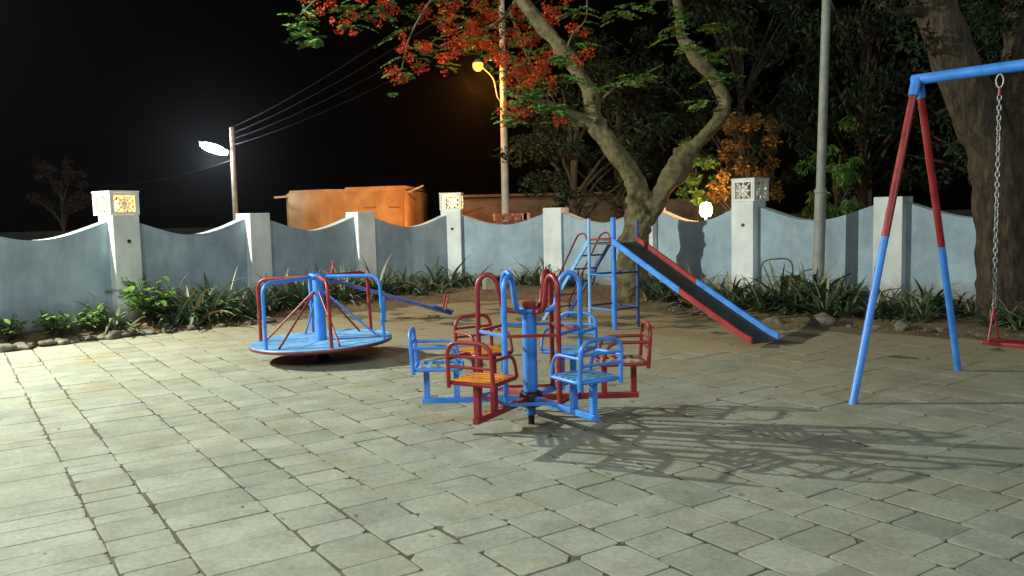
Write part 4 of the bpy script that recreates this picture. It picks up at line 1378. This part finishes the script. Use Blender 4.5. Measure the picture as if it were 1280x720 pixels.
rock(p, 0.10, 41, "flat topped pale block shaped rock between the two swing legs", None, (1.6, 0.9, 0.7))
for s, t, r in [(14.7, .1, .05), (15.0, .1, .06), (15.65, .1, .05), (15.85, .15, .06), (16.2, .1, .07), (16.6, .15, .06)]:
    i += 1
    p = bed_point(s, t); p.z = 0.03
    rock(p, r, i, "small dark rock along the bed edge behind the swing", "rocks behind the swing")

# dark pot and pale block behind the six seat roundabout, stump and wire hoop by the pole
p = bed_point(8.78, 0.62)
pt = empty("plant_pot", (p.x, p.y, p.z), "dark plant pot standing in the bed behind the six seat roundabout", "pot")
mb = MB(); mb.lathe([(0.0, 0.0), (0.075, 0.0), (0.105, 0.20), (0.115, 0.20), (0.115, 0.225), (0.095, 0.225), (0.088, 0.19), (0.0, 0.185)], 20); mb.build("pot", BLACK, pt)
p = bed_point(8.62, 0.55)
mb = MB(); mb.box((0, 0, 0.12), (0.22, 0.18, 0.26), Matrix.Rotation(0.4, 3, 'Z'), 0.02)
o = mb.build("cement_block", CONC); o.location = p
tag(o, "pale upright cement block left of the dark plant pot", "block")
p = bed_point(14.12, 0.66)
mb = MB(); mb.tube([(0, 0, -0.05), (0.01, 0, 0.2), (0, 0, 0.42)], [0.16, 0.14, 0.145], 14, wob=0.25, seed=12)
o = mb.build("tree_stump", BARK2); o.location = p
tag(o, "short brown tree stump among spiky leaves left of the grey pole", "stump")
mb = MB(); mb.tube(fillet([(-0.24, 0, -0.05), (-0.25, 0, 0.62), (0.22, 0.02, 0.66), (0.25, 0.02, -0.05)], 0.16, 7), 0.011, 7)
p = bed_point(13.95, 0.74)
o = mb.build("plant_hoop", STEEL); o.location = p; o.rotation_euler = (0, 0, R_(-35))
tag(o, "thin grey wire plant hoop standing against the wall left of the grey pole", "hoop")

rl = random.Random(4)
mb = MB()
for _ in range(2600):
    s = rl.uniform(1.8, 17.4); t = rl.betavariate(1.2, 2.2)
    p = bed_point(s, t * 0.95 - 0.04); p.z = bed_height(t * 0.95 - 0.04) + 0.018 + rl.uniform(0, 0.02)
    a = rl.uniform(0, 6.28); L = rl.uniform(0.02, 0.05)
    d_ = Vector((math.cos(a), math.sin(a), rl.uniform(-.3, .5))); w_ = Vector((-d_.y, d_.x, rl.uniform(-.4, .4)))
    mb.add([p, p + d_ * L * .5 + w_ * L * .25, p + d_ * L, p + d_ * L * .5 - w_ * L * .25], [(0, 1, 2, 3)], False, rl.random())
for _ in range(900):
    x = rl.uniform(-6, 6); y = rl.uniform(3.0, 13)
    if y > front_y(x) - 0.05: continue
    if rl.random() > 0.25 + 0.75 * (y / 13) ** 2: continue
    p = Vector((x, y, 0.006)); a = rl.uniform(0, 6.28); L = rl.uniform(0.012, 0.035)
    d_ = Vector((math.cos(a), math.sin(a), rl.uniform(0, .25))); w_ = Vector((-d_.y, d_.x, rl.uniform(0, .3)))
    mb.add([p, p + d_ * L * .5 + w_ * L * .25, p + d_ * L, p + d_ * L * .5 - w_ * L * .25], [(0, 1, 2, 3)], False, rl.random())
tag(mb.build("leaf_litter", DRYLEAF), "scattered dry leaves on the soil of the bed", "leaf litter", kind="stuff")

# ------------------------------------------------------------------ thin mist, added to stand in for lens halos round the lamps
HALO_DENSITY = 0.0003
if HALO_DENSITY:
    mt = bpy.data.materials.new("halo_mist_volume"); mt.use_nodes = True
    t = mt.node_tree
    t.nodes.remove(t.nodes["Principled BSDF"])
    pvn = N(t, "ShaderNodeVolumePrincipled")
    pvn.inputs["Color"].default_value = (0.85, 0.88, 0.95, 1)
    pvn.inputs["Density"].default_value = HALO_DENSITY
    pvn.inputs["Anisotropy"].default_value = 0.88
    t.links.new(pvn.outputs[0], t.nodes["Material Output"].inputs["Volume"])
    hb = MB(); hb.box((0, 0, 5.0), (640, 640, 12.2))
    tag(hb.build("halo_mist", mt), kind="stuff")
